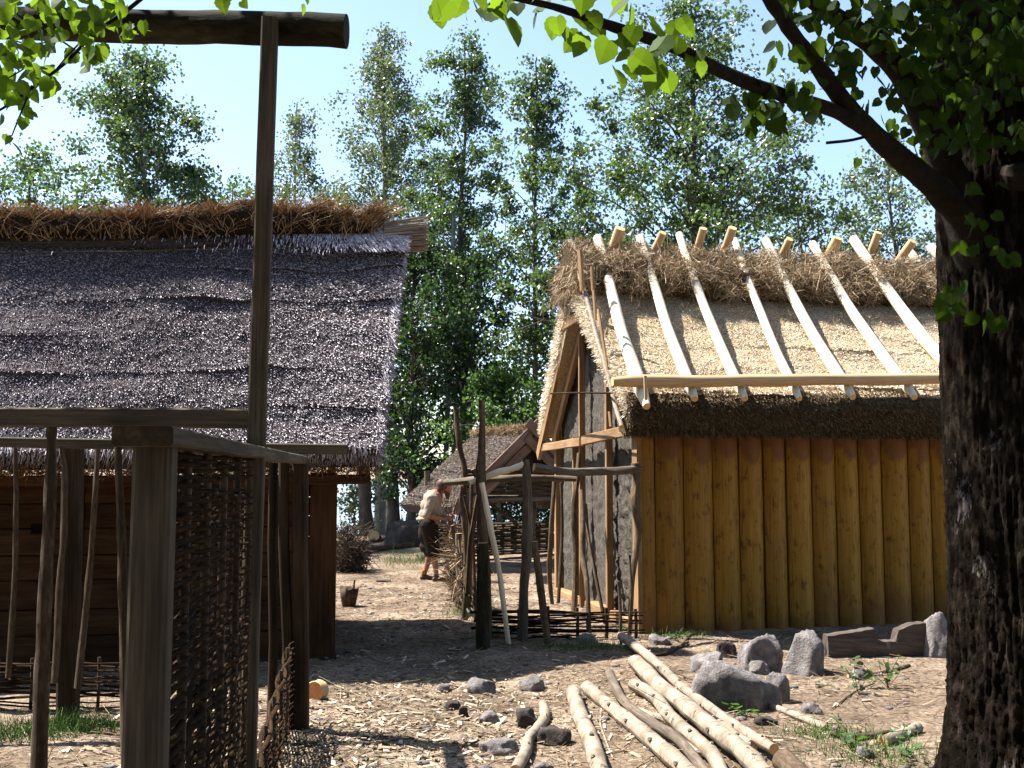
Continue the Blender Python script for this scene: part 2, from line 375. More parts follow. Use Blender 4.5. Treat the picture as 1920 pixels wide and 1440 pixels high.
def water_mat():
    m, nt, b = new('lake_water'); tc = nt.nodes.new('ShaderNodeTexCoord')
    b.inputs['Base Color'].default_value = (.10, .17, .24, 1); b.inputs['Roughness'].default_value = .12; b.inputs['IOR'].default_value = 1.33
    n = noise_(nt, mapping(nt, tc.outputs['Object'], (.5, 2.2, 1)), 1.6, 6, .6); bump(nt, b, n.outputs[0], .5, .1); return m
M['water'] = water_mat()

# ------------------------------------------------------------------ ground, water, far shore
def make_ground():
    def axis(a, b, fine0, fine1, st):
        mid = list(np.arange(fine0, fine1 + 1e-6, st)); hi = []; x = fine1; s = st
        while x < b: s *= 1.16; x += s; hi.append(min(x, b))
        lo = []; x = fine0; s = st
        while x > a: s *= 1.16; x -= s; lo.append(max(x, a))
        return lo[::-1] + mid + hi
    xs = axis(-2500, 2500, -6, 6, .07); ys = axis(-400, 3500, 4, 17, .07)
    V = []
    for y in ys:
        for x in xs:
            z = gz(x, y)
            if -7 < x < 7 and 3 < y < 19:
                z += .014 * mnoise.noise(Vector((x * 7, y * 7, 1))) + .008 * mnoise.noise(Vector((x * 17, y * 17, 2)))
            V.append((x, y, z))
    nx, ny = len(xs), len(ys)
    i = np.arange(nx - 1)[None] + (np.arange(ny - 1) * nx)[:, None]; i = i.ravel()
    Fc = np.stack([i, i + 1, i + nx + 1, i + nx], 1)
    raw('ground', V, Fc, M['soil'], smooth=True, origin=(0, 0, 0))['kind'] = 'structure'
make_ground()
raw('water', [(-2400, 29, -.95), (2400, 29, -.95), (2400, 1200, -.95), (-2400, 1200, -.95)], [(0, 1, 2, 3)], M['water'], origin=(0, 29, -.95))['kind'] = 'structure'
def far_shore():
    V = []; Fc = []; n = 260
    for i in range(n + 1):
        x = -900 + 1800 * i / n
        h = 9 + 8 * mnoise.noise(Vector((x * .008, 3, 0))) + 3.5 * mnoise.noise(Vector((x * .07, 7, 0)))
        V += [(x, 640, -2), (x, 660, h * .75), (x, 720, h), (x, 900, -2)]
    for i in range(n):
        for j in range(3): a = i * 4 + j; Fc.append((a, a + 4, a + 5, a + 1))
    m = rough_mat('far_forest', [(.3, (.03, .055, .045)), (.7, (.07, .11, .08))], .08, .3, 1, 2)
    raw('hills', V, Fc, m, smooth=True, origin=(0, 700, 0))['kind'] = 'structure'
far_shore()

# ------------------------------------------------------------------ thatch helper
def slope_field(A, B, C, D, n, jitter=.02):
    """random points on the slope: A-B eave (left,right), D-C ridge (left,right); returns pts, down, normal, uv"""
    A, B, C, D = [np.array(x, float) for x in (A, B, C, D)]
    u = rng.random(n); v = rng.random(n)
    P = (A * (1 - u)[:, None] + B * u[:, None]) * (1 - v)[:, None] + (D * (1 - u)[:, None] + C * u[:, None]) * v[:, None]
    dn = (A + B) / 2 - (C + D) / 2; dn /= np.linalg.norm(dn)
    al = (B - A) / np.linalg.norm(B - A); nm = np.cross(al, -dn); nm /= np.linalg.norm(nm)
    if nm[2] < 0: nm = -nm
    return P, dn, al, nm, u, v
def course_h(s, t, amp, step, seed):
    """height of the thatch above its plane: s along, t down the slope (m)"""
    out = np.zeros(len(s))
    for i in range(len(s)):
        w_ = t[i] + .16 * mnoise.noise(Vector((s[i] * .6, t[i] * .3, seed))) + .05 * mnoise.noise(Vector((s[i] * 2.3, 0, seed + 4)))
        f = (w_ / step) % 1.0
        k = .35 + .65 * max(0, mnoise.noise(Vector((s[i] * .9, math.floor(w_ / step) * 3.7, seed + 9))) + .35)
        out[i] = amp * f ** 1.6 * k * (.25 + 1.1 * sstep(-.25, .35, mnoise.noise(Vector((s[i] * .55, w_ * 1.1, seed + 30))))) + .012 * mnoise.noise(Vector((s[i] * 7, t[i] * 9, seed + 7))) + .03 * mnoise.noise(Vector((s[i] * 1.5, t[i] * 2.5, seed + 2)))
    return out
def slope_bed(mb_name, A, B, C, D, thick, mat, parent, amp, step, seed, nu=90, nv=60):
    A, B, C, D = [np.array(x, float) for x in (A, B, C, D)]
    uu, vv = np.meshgrid(np.linspace(0, 1, nu + 1), np.linspace(0, 1, nv + 1)); u = uu.ravel(); v = vv.ravel()
    P = (A * (1 - u)[:, None] + B * u[:, None]) * (1 - v)[:, None] + (D * (1 - u)[:, None] + C * u[:, None]) * v[:, None]
    dn = (A + B) / 2 - (C + D) / 2; Ls = np.linalg.norm(dn); dn /= Ls; al = (B - A) / np.linalg.norm(B - A); nm = np.cross(al, -dn); nm /= np.linalg.norm(nm)
    if nm[2] < 0: nm = -nm
    s = u * np.linalg.norm(B - A); t = (1 - v) * Ls
    T = P + nm * course_h(s, t, amp, step, seed)[:, None]
    Bt = P - nm * thick
    n = len(T); V = np.concatenate([T, Bt]); Fs = []
    w_ = nu + 1
    for j in range(nv):
        for i in range(nu):
            a = j * w_ + i; Fs.append((a, a + 1, a + w_ + 1, a + w_)); Fs.append((n + a, n + a + w_, n + a + w_ + 1, n + a + 1))
    for i in range(nu):
        a = i; Fs.append((a, n + a, n + a + 1, a + 1)); a = nv * w_ + i; Fs.append((a, a + 1, n + a + 1, n + a))
    for j in range(nv):
        a = j * w_; Fs.append((a, a + w_, n + a + w_, n + a)); a = j * w_ + nu; Fs.append((a, n + a, n + a + w_, a + w_))
    return V, np.array(Fs), dict(A=A, B=B, C=C, D=D, dn=dn, al=al, nm=nm, Ls=Ls, La=np.linalg.norm(B - A), amp=amp, step=step, seed=seed)
def slope_reeds(S, n, L, r, lift, fan=0.0, spread=.25, sink=.01):
    u = rng.random(n); v = rng.random(n)
    A, B, C, D = S['A'], S['B'], S['C'], S['D']
    P = (A * (1 - u)[:, None] + B * u[:, None]) * (1 - v)[:, None] + (D * (1 - u)[:, None] + C * u[:, None]) * v[:, None]
    h = course_h(u * S['La'], (1 - v) * S['Ls'], S['amp'], S['step'], S['seed'])
    P = P + S['nm'] * (h - sink)[:, None]
    dirs = S['dn'][None] + S['nm'][None] * (lift * rng.uniform(.3, 1.5, n))[:, None] + S['al'][None] * (rng.normal(0, spread, n) + fan * np.clip(u - .55, 0, 1))[:, None]
    dirs /= np.linalg.norm(dirs, axis=1, keepdims=True)
    LL = rng.uniform(L[0], L[1], n); rr = rng.uniform(r[0], r[1], n)
    return straws(P - dirs * (LL * .45)[:, None], dirs, LL, rr)

# ------------------------------------------------------------------ LEFT HOUSE (old grey thatch)
A2 = R(10); w2 = Vector((math.cos(A2), math.sin(A2), 0)); d2 = Vector((-math.sin(A2), math.cos(A2), 0)); L0 = Vector((-1.63, 9.6, 0))
def H2(u, v, z): return L0 + w2 * u + d2 * v + Vector((0, 0, z))
LH = thing('thatched_house', 'old log house with shaggy dark grey thatched roof and rust brown grass along its ridge', 'house', L0)
UL = -8.0
def left_house():
    # ridge heights follow the photo: a little lower towards the left end
    eA = H2(UL, -.5, 1.84); eB = H2(.36, -.47, 1.92); rC = H2(.70, 1.28, 4.30); rD = H2(UL, 1.28, 3.86)
    bA = H2(UL, 3.05, 1.8); bB = H2(.40, 3.02, 1.85)
    V, Fc, S = slope_bed('thatch', eA, eB, rC, rD, .24, None, None, .055, .47, 3.0, 240, 120)
    rf = raw('roof', V, Fc, M['thatch_old_base'], LH, smooth=False)
    parts = [slope_reeds(S, 125000, (.04, .10), (.0035, .007), .95, fan=1.5, spread=.30)]
    # eave fringe
    n = 5000; u = rng.random(n); P = S['A'] * (1 - u)[:, None] + S['B'] * u[:, None] - S['nm'] * rng.uniform(-.05, .2, n)[:, None]
    dd = S['dn'][None] * .8 + np.array([[0, 0, -.5]]) + rng.normal(0, .15, (n, 3)); dd /= np.linalg.norm(dd, axis=1, keepdims=True)
    parts.append(straws(P - dd * .04, dd, rng.uniform(.06, .11, n), .005))
    # verge fringe on the right
    n = 3500; v = rng.random(n); P = S['B'] * (1 - v)[:, None] + S['C'] * v[:, None] - S['nm'] * rng.uniform(-.01, .2, n)[:, None] - S['al'] * rng.uniform(0, .06, n)[:, None]
    dd = S['al'][None] * .45 + S['dn'][None] * .9 + rng.normal(0, .25, (n, 3)); dd /= np.linalg.norm(dd, axis=1, keepdims=True)
    parts.append(straws(P - dd * .06, dd, rng.uniform(.08, .16, n), .005))
    V, Fc = join(parts); raw('reed_thatch', V, Fc, M['thatch_old'], rf)
    V, Fc, S2 = slope_bed('back', bB, bA, rD, rC, .03, None, None, .03, .5, 8, 30, 14)
    raw('rear_roof', V, Fc, M['thatch_old_base'], LH)
    # brown straw under the eave
    n = 6000; u = rng.random(n); P = S['A'] * (1 - u)[:, None] + S['B'] * u[:, None] + np.array(d2)[None] * rng.uniform(.02, .45, n)[:, None] + np.array([[0, 0, 1]]) * (-.17 + rng.normal(0, .025, n))[:, None]
    dd = np.array(-d2)[None] + rng.normal(0, .3, (n, 3)); dd /= np.linalg.norm(dd, axis=1, keepdims=True)
    V, Fc = straws(P, dd, rng.uniform(.06, .14, n), .005); raw('eave_straw', V, Fc, island('rust_eave_straw', [(.1, .04, .012), (.26, .12, .035), (.36, .18, .06)], .8, .1), LH)
    m = MB(); m.beam(H2(UL, -.30, 1.62), H2(.28, -.30, 1.66), .10, .09, wob=.006, seed=3); m.build('eave_beam', [M['board_brown'], M['old_end']], LH)
    # ridge thatch cap: pale reeds lying over the top, two dark binding rods
    m = MB(); k = 60; cap = []
    Sd = Vector(S['dn']); Sn = Vector(S['nm'])
    for i in range(k + 1):
        t = i / k; c = Vector(rD).lerp(Vector(rC), t); c.z += .02 * mnoise.noise(Vector((t * 9, 0, 0)))
        cap.append(c)
    def pf(t, i): return [(-.10, -.10), (-.08, .0), (-.04, .05), (0, .06), (.04, .05), (.08, .0), (.10, -.10)]
    m.sweep(cap, pf, up=(0, 0, 1), smooth=True); m.build('ridge_cap', M['thatch_old_base'], LH)
    n = 3500; u = rng.random(n); u = 1 - np.minimum(rng.exponential(.06, n), .6); base = (np.array(rD)[None] * (1 - u)[:, None] + np.array(rC)[None] * u[:, None])
    tt = .03 + .42 * (1 - np.sqrt(rng.random(n))); pale = S['dn'][None] * tt[:, None]
    P = base + pale + np.array([[0, 0, 1]]) * .10 + S['nm'][None] * .055
    dd = S['dn'][None] + S['al'][None] * (rng.normal(0, .1, n) + np.clip(u - .9, 0, 1) * 9)[:, None] + S['nm'][None] * rng.normal(.12, .08, n)[:, None]; dd /= np.linalg.norm(dd, axis=1, keepdims=True)
    V, Fc = straws(P, dd, rng.uniform(.04, .10, n), .0035); cp = raw('ridge_reed', V, Fc, M['thatch_old'], LH)
    # sheaf end poking out at right
    n = 1600; c0 = np.array(rC) + np.array(w2) * -.25 + np.array([0, 0, -.0])
    ang = rng.uniform(0, 6.28, n); rr = .16 * np.sqrt(rng.random(n))
    P = c0[None] + np.array(d2)[None] * (rr * np.cos(ang))[:, None] + np.array([[0, 0, 1]]) * (rr * np.sin(ang))[:, None]
    dd = np.array(w2)[None] + P * 0 + np.array([[0, 0, .12]]) + (P - c0[None]) * .6; dd /= np.linalg.norm(dd, axis=1, keepdims=True)
    V, Fc = straws(P, dd, rng.uniform(.25, .5, n), .006); raw('reed_sheaf', V, Fc, island('sheaf_reed', [(.14, .11, .09), (.3, .25, .2), (.42, .36, .3)], .7, .2), LH)
    for off in (.18, .34):
        pts = []
        for i in range(80):
            t = i / 79; c = Vector(rD).lerp(Vector(rC), t * .985) + Sd * (off - .12 * sstep(.8, 1, t) + .035 * mnoise.noise(Vector((t * 14, off * 9, 0)))) + Sn * .10 + Vector((0, 0, .02))
            pts.append(c)
        m = MB(); m.tube(pts, .011, 6); m.build('binding_rod', [M['old_end'], M['old_end']], LH)
    # dark turf band and rust-coloured grass
    n = 46; m = MB(); pts = []; hs = []
    for i in range(110):
        t = i / 109; c = Vector(rD).lerp(Vector(rC), t * .955); pts.append(c + Vector((0, 0, .10)))
        u = UL + (.7 - UL) * t * .955; hs.append(.16 + .07 * mnoise.noise(Vector((t * 22, 1, 0))) + .10 * math.exp(-((u + .9) / .55) ** 2))
    def pf(t, i):
        h = hs[i] * (1 - .8 * sstep(.93, 1, t)); return [(-.16, -.08), (-.14, h * .6), (-.05, h * 1.1), (.05, h * 1.1), (.14, h * .6), (.16, -.08)]
    m.sweep(pts, pf, up=(0, 0, 1)); m.build('ridge_turf', M['ridge_base'], LH)
    parts = []
    n = 24000; cl = rng.random(700) * .965; ci = rng.integers(0, 700, n); u = np.clip(cl[ci] + rng.normal(0, .0022, n), 0, .985)
    P = np.array(rD)[None] * (1 - u)[:, None] + np.array(rC)[None] * u[:, None]
    hh = np.interp(u / .955, np.linspace(0, 1, 110), hs)
    P = P + np.array([[0, 0, 1]]) * (.04 + hh * rng.uniform(.4, 1.0, n))[:, None] + np.array(d2)[None] * rng.uniform(-.10, .12, n)[:, None]
    low = rng.random(n) < .11; P[low] = P[low] - np.array([[0, 0, .14]]) - np.array(d2)[None] * .09
    lean = rng.normal(0, .3, 700); tuft = .55 + .8 * np.array([max(0, mnoise.noise(Vector((x * 26, 3, 3))) + .45) for x in cl])
    dd = np.array([[0, 0, 1.]]) + np.array(w2)[None] * (lean[ci] + rng.normal(0, .2, n))[:, None] + np.array(d2)[None] * rng.normal(-.15, .22, n)[:, None]
    dd /= np.linalg.norm(dd, axis=1, keepdims=True)
    bend = np.array(w2)[None] * (lean[ci] * 1.2 + rng.normal(0, .25, n))[:, None] + np.array([[0, 0, -.25]]) + np.array(d2)[None] * rng.normal(-.1, .2, n)[:, None]
    big = ((.12 + .10 * np.abs(rng.normal(0, 1, 700))) * tuft)[ci]
    V, Fc = straws(P, dd, np.clip(big * 1.05, .06, .36) * rng.uniform(.7, 1.2, n), .0042, bend=bend, seg=2)
    raw('ridge_grass', V, Fc, M['ridge_grass'], LH)
    # wall: horizontal boards between upright posts
    zs = [.02, .27, .50, .76, .98, 1.22, 1.44, 1.64]
    bays = [(UL, -5.9), (-5.72, -4.2), (-4.02, -2.42), (-2.26, -.28)]
    m = MB(); q = 0
    for a, b in bays:
        for i in range(len(zs) - 1):
            q += 1; o = .012 * random.random()
            m.beam(H2(a, .05 - o, (zs[i] + zs[i + 1]) / 2), H2(b, .05 - o, (zs[i] + zs[i + 1]) / 2), .09, zs[i + 1] - zs[i] - .008, seed=q, bev=.06, wob=.003, up=(0, 0, 1))
    m.build('plank_wall', [M['board_brown'], M['old_end']], LH)
    for a, wd in ((-5.81, .17), (-4.11, .17), (-2.34, .15), (-.14, .25)):
        m = MB(); m.beam(H2(a, .03, 0), H2(a, .03, 1.72), wd, .13, seed=int(a * 10), up=d2, bev=.05, wob=.002); m.build('wall_post', [M['board_brown'], M['old_end']], LH)
    m = MB(); m.beam(H2(UL, .03, -.05), H2(.0, .03, -.05), .2, .16, up=(0, 0, 1)); m.build('sill_beam', [M['old_wood'], M['old_end']], LH)
    # end and rear walls, gable
    m = MB()
    for i in range(10):
        a = .12 + i * .245; m.beam(H2(-.07, a, 0), H2(-.07, a, 1.95 + 1.75 * (1 - abs(a - 1.25) / 1.4)), .235, .08, up=w2, seed=i + 50)
    m.build('gable_wall', [M['board_brown'], M['old_end']], LH)
    m = MB()
    for i in range(7): m.beam(H2(UL, 2.5, (zs[i] + zs[i + 1]) / 2), H2(-.1, 2.5, (zs[i] + zs[i + 1]) / 2), .09, zs[i + 1] - zs[i] - .008, seed=i + 80)
    m.build('rear_wall', [M['board_brown'], M['old_end']], LH)
    p = on_plane(69, 992, L0, d2)
    m = MB(); m.beam(p - w2 * .048 - d2 * .0, p + w2 * .048 - d2 * .0, .03, .088, up=(0, 0, 1), bev=.02); m.build('air_hole', [M['black'], M['black']], LH)  # solid black block, painted dark for the shade inside the hole
left_house()

# ------------------------------------------------------------------ RIGHT HOUSE (fresh pale thatch)
A1 = R(12); w1 = Vector((math.cos(A1), math.sin(A1), 0)); d1 = Vector((-math.sin(A1), math.cos(A1), 0)); C0 = Vector((1.41, 11.2, 0))
def H1(u, v, z): return C0 + w1 * u + d1 * v + Vector((0, 0, z))
RH = thing('stave_house', 'unfinished house of upright orange planks with pale new thatch held down by white poles', 'house', C0)
UR = 6.4
def right_house():
    eA = H1(-.30, -.5, 2.56); eB = H1(UR, -.5, 2.56); rC = H1(UR, 1.8, 4.27); rD = H1(-.30, 1.8, 4.27)
    bA = H1(-.12, 4.1, 2.5); bB = H1(UR, 4.1, 2.5)
    V, Fc, S = slope_bed('thatch', eA, eB, rC, rD, .12, None, None, .035, .9, 21.0, 150, 60)
    rf = raw('roof', V, Fc, M['thatch_fresh_base'], RH)
    V, Fc = slope_reeds(S, 60000, (.03, .07), (.005, .0095), .9, spread=.7)
    raw('reed_thatch', V, Fc, M['thatch_fresh'], rf)
    V, Fc, S2 = slope_bed('back', bB, bA, rD, rC, .34, None, None, .05, .8, 5, 40, 16)
    raw('rear_roof', V, Fc, M['thatch_fresh_base'], RH)
    # thick eave end: cut reed ends, a bed volume plus bristles
    m = MB(); k = 80; P0 = Vector(eA); P1 = Vector(eB); pts = [P0.lerp(P1, i / k) for i in range(k + 1)]
    def pf(t, i):
        j = .03 * mnoise.noise(Vector((t * 30, 0, 4))); j2 = .03 * mnoise.noise(Vector((t * 24, 3, 4)))
        return [(.02 + j2 * .5, -.02), (.06, -.14 + j), (.03, -.32), (-.06, -.43 + j), (-.30, -.40), (-.52, -.05), (-.5, .28), (-.2, .10)]
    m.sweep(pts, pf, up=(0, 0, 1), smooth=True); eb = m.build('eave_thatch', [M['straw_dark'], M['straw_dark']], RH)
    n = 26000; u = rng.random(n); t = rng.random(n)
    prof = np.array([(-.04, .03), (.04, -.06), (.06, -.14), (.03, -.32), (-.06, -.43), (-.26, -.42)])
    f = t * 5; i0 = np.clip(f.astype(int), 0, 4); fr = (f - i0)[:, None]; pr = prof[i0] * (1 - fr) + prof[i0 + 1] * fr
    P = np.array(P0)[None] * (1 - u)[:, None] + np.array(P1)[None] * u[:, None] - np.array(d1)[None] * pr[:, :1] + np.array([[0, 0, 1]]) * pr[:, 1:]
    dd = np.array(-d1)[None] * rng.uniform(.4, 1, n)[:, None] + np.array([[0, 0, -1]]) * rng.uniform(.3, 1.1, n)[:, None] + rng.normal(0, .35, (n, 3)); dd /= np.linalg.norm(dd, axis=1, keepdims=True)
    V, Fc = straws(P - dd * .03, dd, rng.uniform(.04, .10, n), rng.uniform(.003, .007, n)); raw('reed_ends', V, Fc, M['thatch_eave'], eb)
    # ragged verge: loose straw ends at the gable
    parts = []
    n = 5000; v = rng.random(n) ** .9
    for (q0, q1, nn) in ((np.array(S['A']), np.array(S['D']), 4200), (np.array(bA), np.array(rD), 4200)):
        v = rng.random(nn); P = q0 * (1 - v)[:, None] + q1 * v[:, None] + np.array([[0, 0, -1]]) * rng.uniform(-.03, .26, nn)[:, None] + np.array(w1)[None] * .05
        dd = -np.array(w1)[None] * .8 + rng.normal(0, .45, (nn, 3)) + np.array([[0, 0, -.3]]); dd /= np.linalg.norm(dd, axis=1, keepdims=True)
        parts.append(straws(P, dd, rng.uniform(.05, .15, nn), .005))
    V, Fc = join(parts); raw('verge_straw', V, Fc, M['thatch_fresh'], RH)
    # straw roll on the ridge
    m = MB(); k = 110; pts = []
    for i in range(k + 1):
        t = i / k; pts.append(H1(-.36 + (UR + .36) * t, 1.74, 4.34) + Vector((0, 0, .03 * mnoise.noise(Vector((t * 16, 0, 0))))))
    def pf(t, i):
        out = []
        for j in range(14):
            a = 2 * math.pi * j / 14; r_ = (.26 + .12 * abs(math.cos(a))) * (1 + .35 * mnoise.noise(Vector((math.cos(a) * 1.5, math.sin(a) * 1.5, t * 34))))
            out.append((r_ * math.cos(a) * 1.35, r_ * math.sin(a) * .95 - (.27 * abs(math.cos(a)))))
        return out
    m.sweep(pts, pf, up=(0, 0, 1), smooth=True); rr = m.build('ridge_straw', [M['straw_dark'], M['straw_dark']], RH)
    n = 34000; u = rng.random(n); a = rng.uniform(-.5, 3.64, n)
    lump = np.array([.10 * mnoise.noise(Vector((x * 30, y * 1.3, 0))) for x, y in zip(u, a)])
    ca = np.cos(a); sa = np.sin(a); rad = .34 + lump * 1.3 + rng.normal(0, .03, n)
    P0_ = np.array(H1(-.40, 1.74, 4.34)); al = np.array(w1)
    off_v = -ca * rad * 1.6; off_z = sa * rad * .92 - .25 * np.abs(ca)
    P = P0_[None] + al[None] * (u * (UR + .4))[:, None] + np.array(d1)[None] * off_v[:, None] + np.array([[0, 0, 1]]) * off_z[:, None]
    out = np.array(d1)[None] * (-ca)[:, None] + np.array([[0, 0, 1]]) * sa[:, None]
    dd = unit(n) * 1.0 + out * .25 + np.array([[0, 0, -.35]]) + al[None] * rng.normal(0, .3, n)[:, None]; dd /= np.linalg.norm(dd, axis=1, keepdims=True)
    bend = rng.normal(0, .4, (n, 3))
    V, Fc = straws(P - dd * .05, dd, rng.uniform(.06, .2, n), rng.uniform(.002, .0045, n), bend=bend, seg=2); raw('loose_straw', V, Fc, M['straw_mess'], rr)
    # hanging straw at the gable end of the roll
    n = 2600; P = np.array(H1(-.38, 1.74, 4.2))[None] + np.array(d1)[None] * rng.normal(0, .22, n)[:, None] + np.array(w1)[None] * rng.uniform(-.05, .3, n)[:, None] + np.array([[0, 0, 1]]) * rng.uniform(-.22, .15, n)[:, None]
    dd = np.array([[0, 0, -.9]]) + rng.normal(0, .5, (n, 3)); dd /= np.linalg.norm(dd, axis=1, keepdims=True)
    V, Fc = straws(P, dd, rng.uniform(.08, .25, n), .0035, bend=rng.normal(0, .3, (n, 3)), seg=2); raw('hanging_straw', V, Fc, M['straw_mess'], rr)
    # poles laid over the slope
    nm = Vector(S['nm']); pl = Vector(S['A'])
    fp = [((1120, 447), (1213, 762), 24), ((1200, 445), (1304, 748), 21), ((1275, 440), (1396, 748), 20), ((1377, 450), (1498, 748), 18), ((1435, 450), (1602, 745), 22), ((1522, 457), (1716, 745), 22), ((1600, 448), (1830, 740), 26), ((1703, 470), (1945, 740), 22), ((1742, 462), (2060, 740), 24), ((1850, 470), (2170, 740), 22)]
    for i, (a, b, wd) in enumerate(fp):
        p1 = on_plane(b[0], b[1], pl + nm * .05, nm)
        # the top crosses over the ridge roll
        p0 = on_plane(a[0], a[1], H1(0, 1.95, 0), d1)
        L = (p1 - p0).length; pts = []
        for j in range(13):
            t = j / 12; p = p0.lerp(p1, t) + w1 * (.03 * mnoise.noise(Vector((t * 2.6, i * 3.1, 0)))) + nm * (.02 * math.sin(t * 3.14))
            dist = (p - pl).dot(nm)
            if j == 0: dist0 = dist
            p += nm * (.05 + max(0, dist0 - .05) * (1 - t) ** 1.7 - dist)
            pts.append(p)
        r0 = wd / 2 / F * 11.6
        m = MB(); m.tube(pts, [r0 * (.8 + .3 * math.sin(j * .5 + i)) if 0 else r0 * (.85 + .2 * j / 12) for j in range(12)] + [r0 * .55], 10, wob=.12, seed=i)
        m.build('roof_pole', [M['pole_white'], M['pale_end']], RH)
    bp = [(1150, 470, 1163, 428, 22), (1228, 470, 1243, 436, 16), (1308, 468, 1319, 428, 16), (1362, 462, 1374, 427, 18), (1467, 478, 1481, 448, 15), (1553, 482, 1571, 446, 20), (1632, 476, 1647, 436, 16), (1692, 480, 1712, 452, 18), (1770, 482, 1787, 452, 16)]
    for i, (x0, y0, x1, y1, wd) in enumerate(bp):
        p1 = on_plane(x1, y1, H1(0, 1.62, 0), d1); p0 = on_plane(x0, y0, H1(0, 1.8, 0), d1)
        dirn = (p0 - p1); dirn = Vector(dirn) + d1 * .12; q = p0 + (d1 * 1.0 + Vector((0, 0, -.72)) + w1 * -.12) * 2.3
        r0 = wd / 2 / F * 12.9
        m = MB(); m.tube([p1, p1.lerp(p0, .5), p0, p0.lerp(q, .5), q], [r0 * .95, r0, r0, r0, r0], 8, wob=.1, seed=i + 30); m.build('rear_roof_pole', [M['fresh'], M['pale_end']], RH)
    # horizontal log along the eave
    a = on_plane(1148, 716, pl + nm * .16, nm); b = on_plane(1790, 710, pl + nm * .16, nm); dr = (b - a).normalized(); b = a + dr * 6.3
    m = MB(); n_ = 30; m.tube([a.lerp(b, i / n_) + Vector((0, 0, .012 * mnoise.noise(Vector((i * .3, 0, 0))))) for i in range(n_ + 1)], [.045] + [.066 + .004 * math.sin(i) for i in range(n_)], 16, seed=2, wob=.05)
    m.build('eave_log', [M['fresh'], M['pale_end']], RH)
    c = on_plane(1208, 722, pl + nm * .22, nm)
    m = MB(); m.beam(c + Vector((0, -.075, .09)), c + Vector((0.005, -.075, -.16)), .035, .03, seed=4); m.build('peg', [M['fresh'], M['pale_end']], RH)
    # stave wall
    edges = [1200, 1229, 1283, 1338, 1387, 1433.5, 1477, 1524, 1569, 1613, 1656, 1706, 1748, 1792, 1840, 1888, 1940, 1992, 2050, 2110, 2170]
    us = []
    for e in edges:
        p = on_plane(e, 1000, C0, d1); us.append((p - C0).dot(w1))
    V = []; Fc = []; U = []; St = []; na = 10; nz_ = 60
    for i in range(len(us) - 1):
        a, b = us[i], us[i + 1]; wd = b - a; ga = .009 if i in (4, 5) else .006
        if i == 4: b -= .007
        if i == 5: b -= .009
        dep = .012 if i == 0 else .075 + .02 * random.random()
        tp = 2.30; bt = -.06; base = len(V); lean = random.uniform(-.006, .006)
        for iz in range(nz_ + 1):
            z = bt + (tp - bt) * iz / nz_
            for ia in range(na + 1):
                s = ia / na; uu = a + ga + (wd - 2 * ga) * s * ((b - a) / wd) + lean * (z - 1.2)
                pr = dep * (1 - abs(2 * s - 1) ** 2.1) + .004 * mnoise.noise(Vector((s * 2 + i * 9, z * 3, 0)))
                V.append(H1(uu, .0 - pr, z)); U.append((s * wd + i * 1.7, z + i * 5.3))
                # shade of each cut stave top, painted as a dark rounded patch
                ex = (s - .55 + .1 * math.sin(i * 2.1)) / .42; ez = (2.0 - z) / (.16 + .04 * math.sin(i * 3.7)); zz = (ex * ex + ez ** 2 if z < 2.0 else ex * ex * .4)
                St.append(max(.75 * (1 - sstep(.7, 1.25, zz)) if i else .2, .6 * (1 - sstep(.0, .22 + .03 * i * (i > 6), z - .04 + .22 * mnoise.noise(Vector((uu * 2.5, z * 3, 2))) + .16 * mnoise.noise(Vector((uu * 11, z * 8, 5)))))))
        wv = na + 1
        for iz in range(nz_):
            for ia in range(na):
                q = base + iz * wv + ia; Fc.append((q, q + 1, q + wv + 1, q + wv))
        # back and sides
        b0 = len(V)
        for z in (bt, tp):
            for uu in (a + ga, b - ga): V.append(H1(uu, .055, z)); U.append((uu, z)); St.append(0)
        Fc.append((b0, b0 + 2, b0 + 3, b0 + 1))
        for ia_, bb in ((0, 0), (na, 1)):
            for iz in range(nz_):
                pass
            lo = base + ia_; hi = base + nz_ * wv + ia_
            Fc.append((lo, hi, b0 + 2 + bb, b0 + bb))
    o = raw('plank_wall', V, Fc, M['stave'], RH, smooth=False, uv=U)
    sm = np.array([len(p.vertices) == 4 for p in o.data.polygons]); o.data.polygons.foreach_set('use_smooth', sm)
    at_ = o.data.attributes.new('dark_patch', 'FLOAT', 'POINT'); at_.data.foreach_set('value', np.array(St, dtype=np.float32))  # one mask for painted top shade and real mud splash
    e = o.modifiers.new('edges', 'EDGE_SPLIT'); e.split_angle = R(50)
    # corner post edge (pale, catches the sun)
    m = MB(); m.beam(H1(-.02, .06, -.05), H1(-.02, .06, 2.3), .05, .17, seed=7, up=d1, bev=.05); m.build('corner_post', [M['gable_wood'], M['pale_end']], RH)
    # gable: daub panel with rough surface
    V = []; nu, nv_ = 70, 110
    for j in range(nv_ + 1):
        z = -.02 + 3.85 * j / nv_
        for i in range(nu + 1):
            v = .1 + 3.45 * i / nu
            # cut to the roof line
            zc = min(z, 2.52 + (min(v + .5, 4.1 - v)) * .74 - .22)
            n_ = .022 * mnoise.noise(Vector((v * 5, zc * 2.2, 0))) + .028 * mnoise.noise(Vector((v * 15, zc * 13, 4))) * (1.6 if v < 1.2 and zc < 2 else .7) + .012 * mnoise.noise(Vector((v * 34, zc * 30, 8)))
            V.append(H1(.05 - n_, v, zc))
    i = np.arange(nu)[None] + (np.arange(nv_) * (nu + 1))[:, None]; i = i.ravel()
    raw('daub_wall', V, np.stack([i, i + nu + 1, i + nu + 2, i + 1], 1), M['daub'], RH, smooth=True)
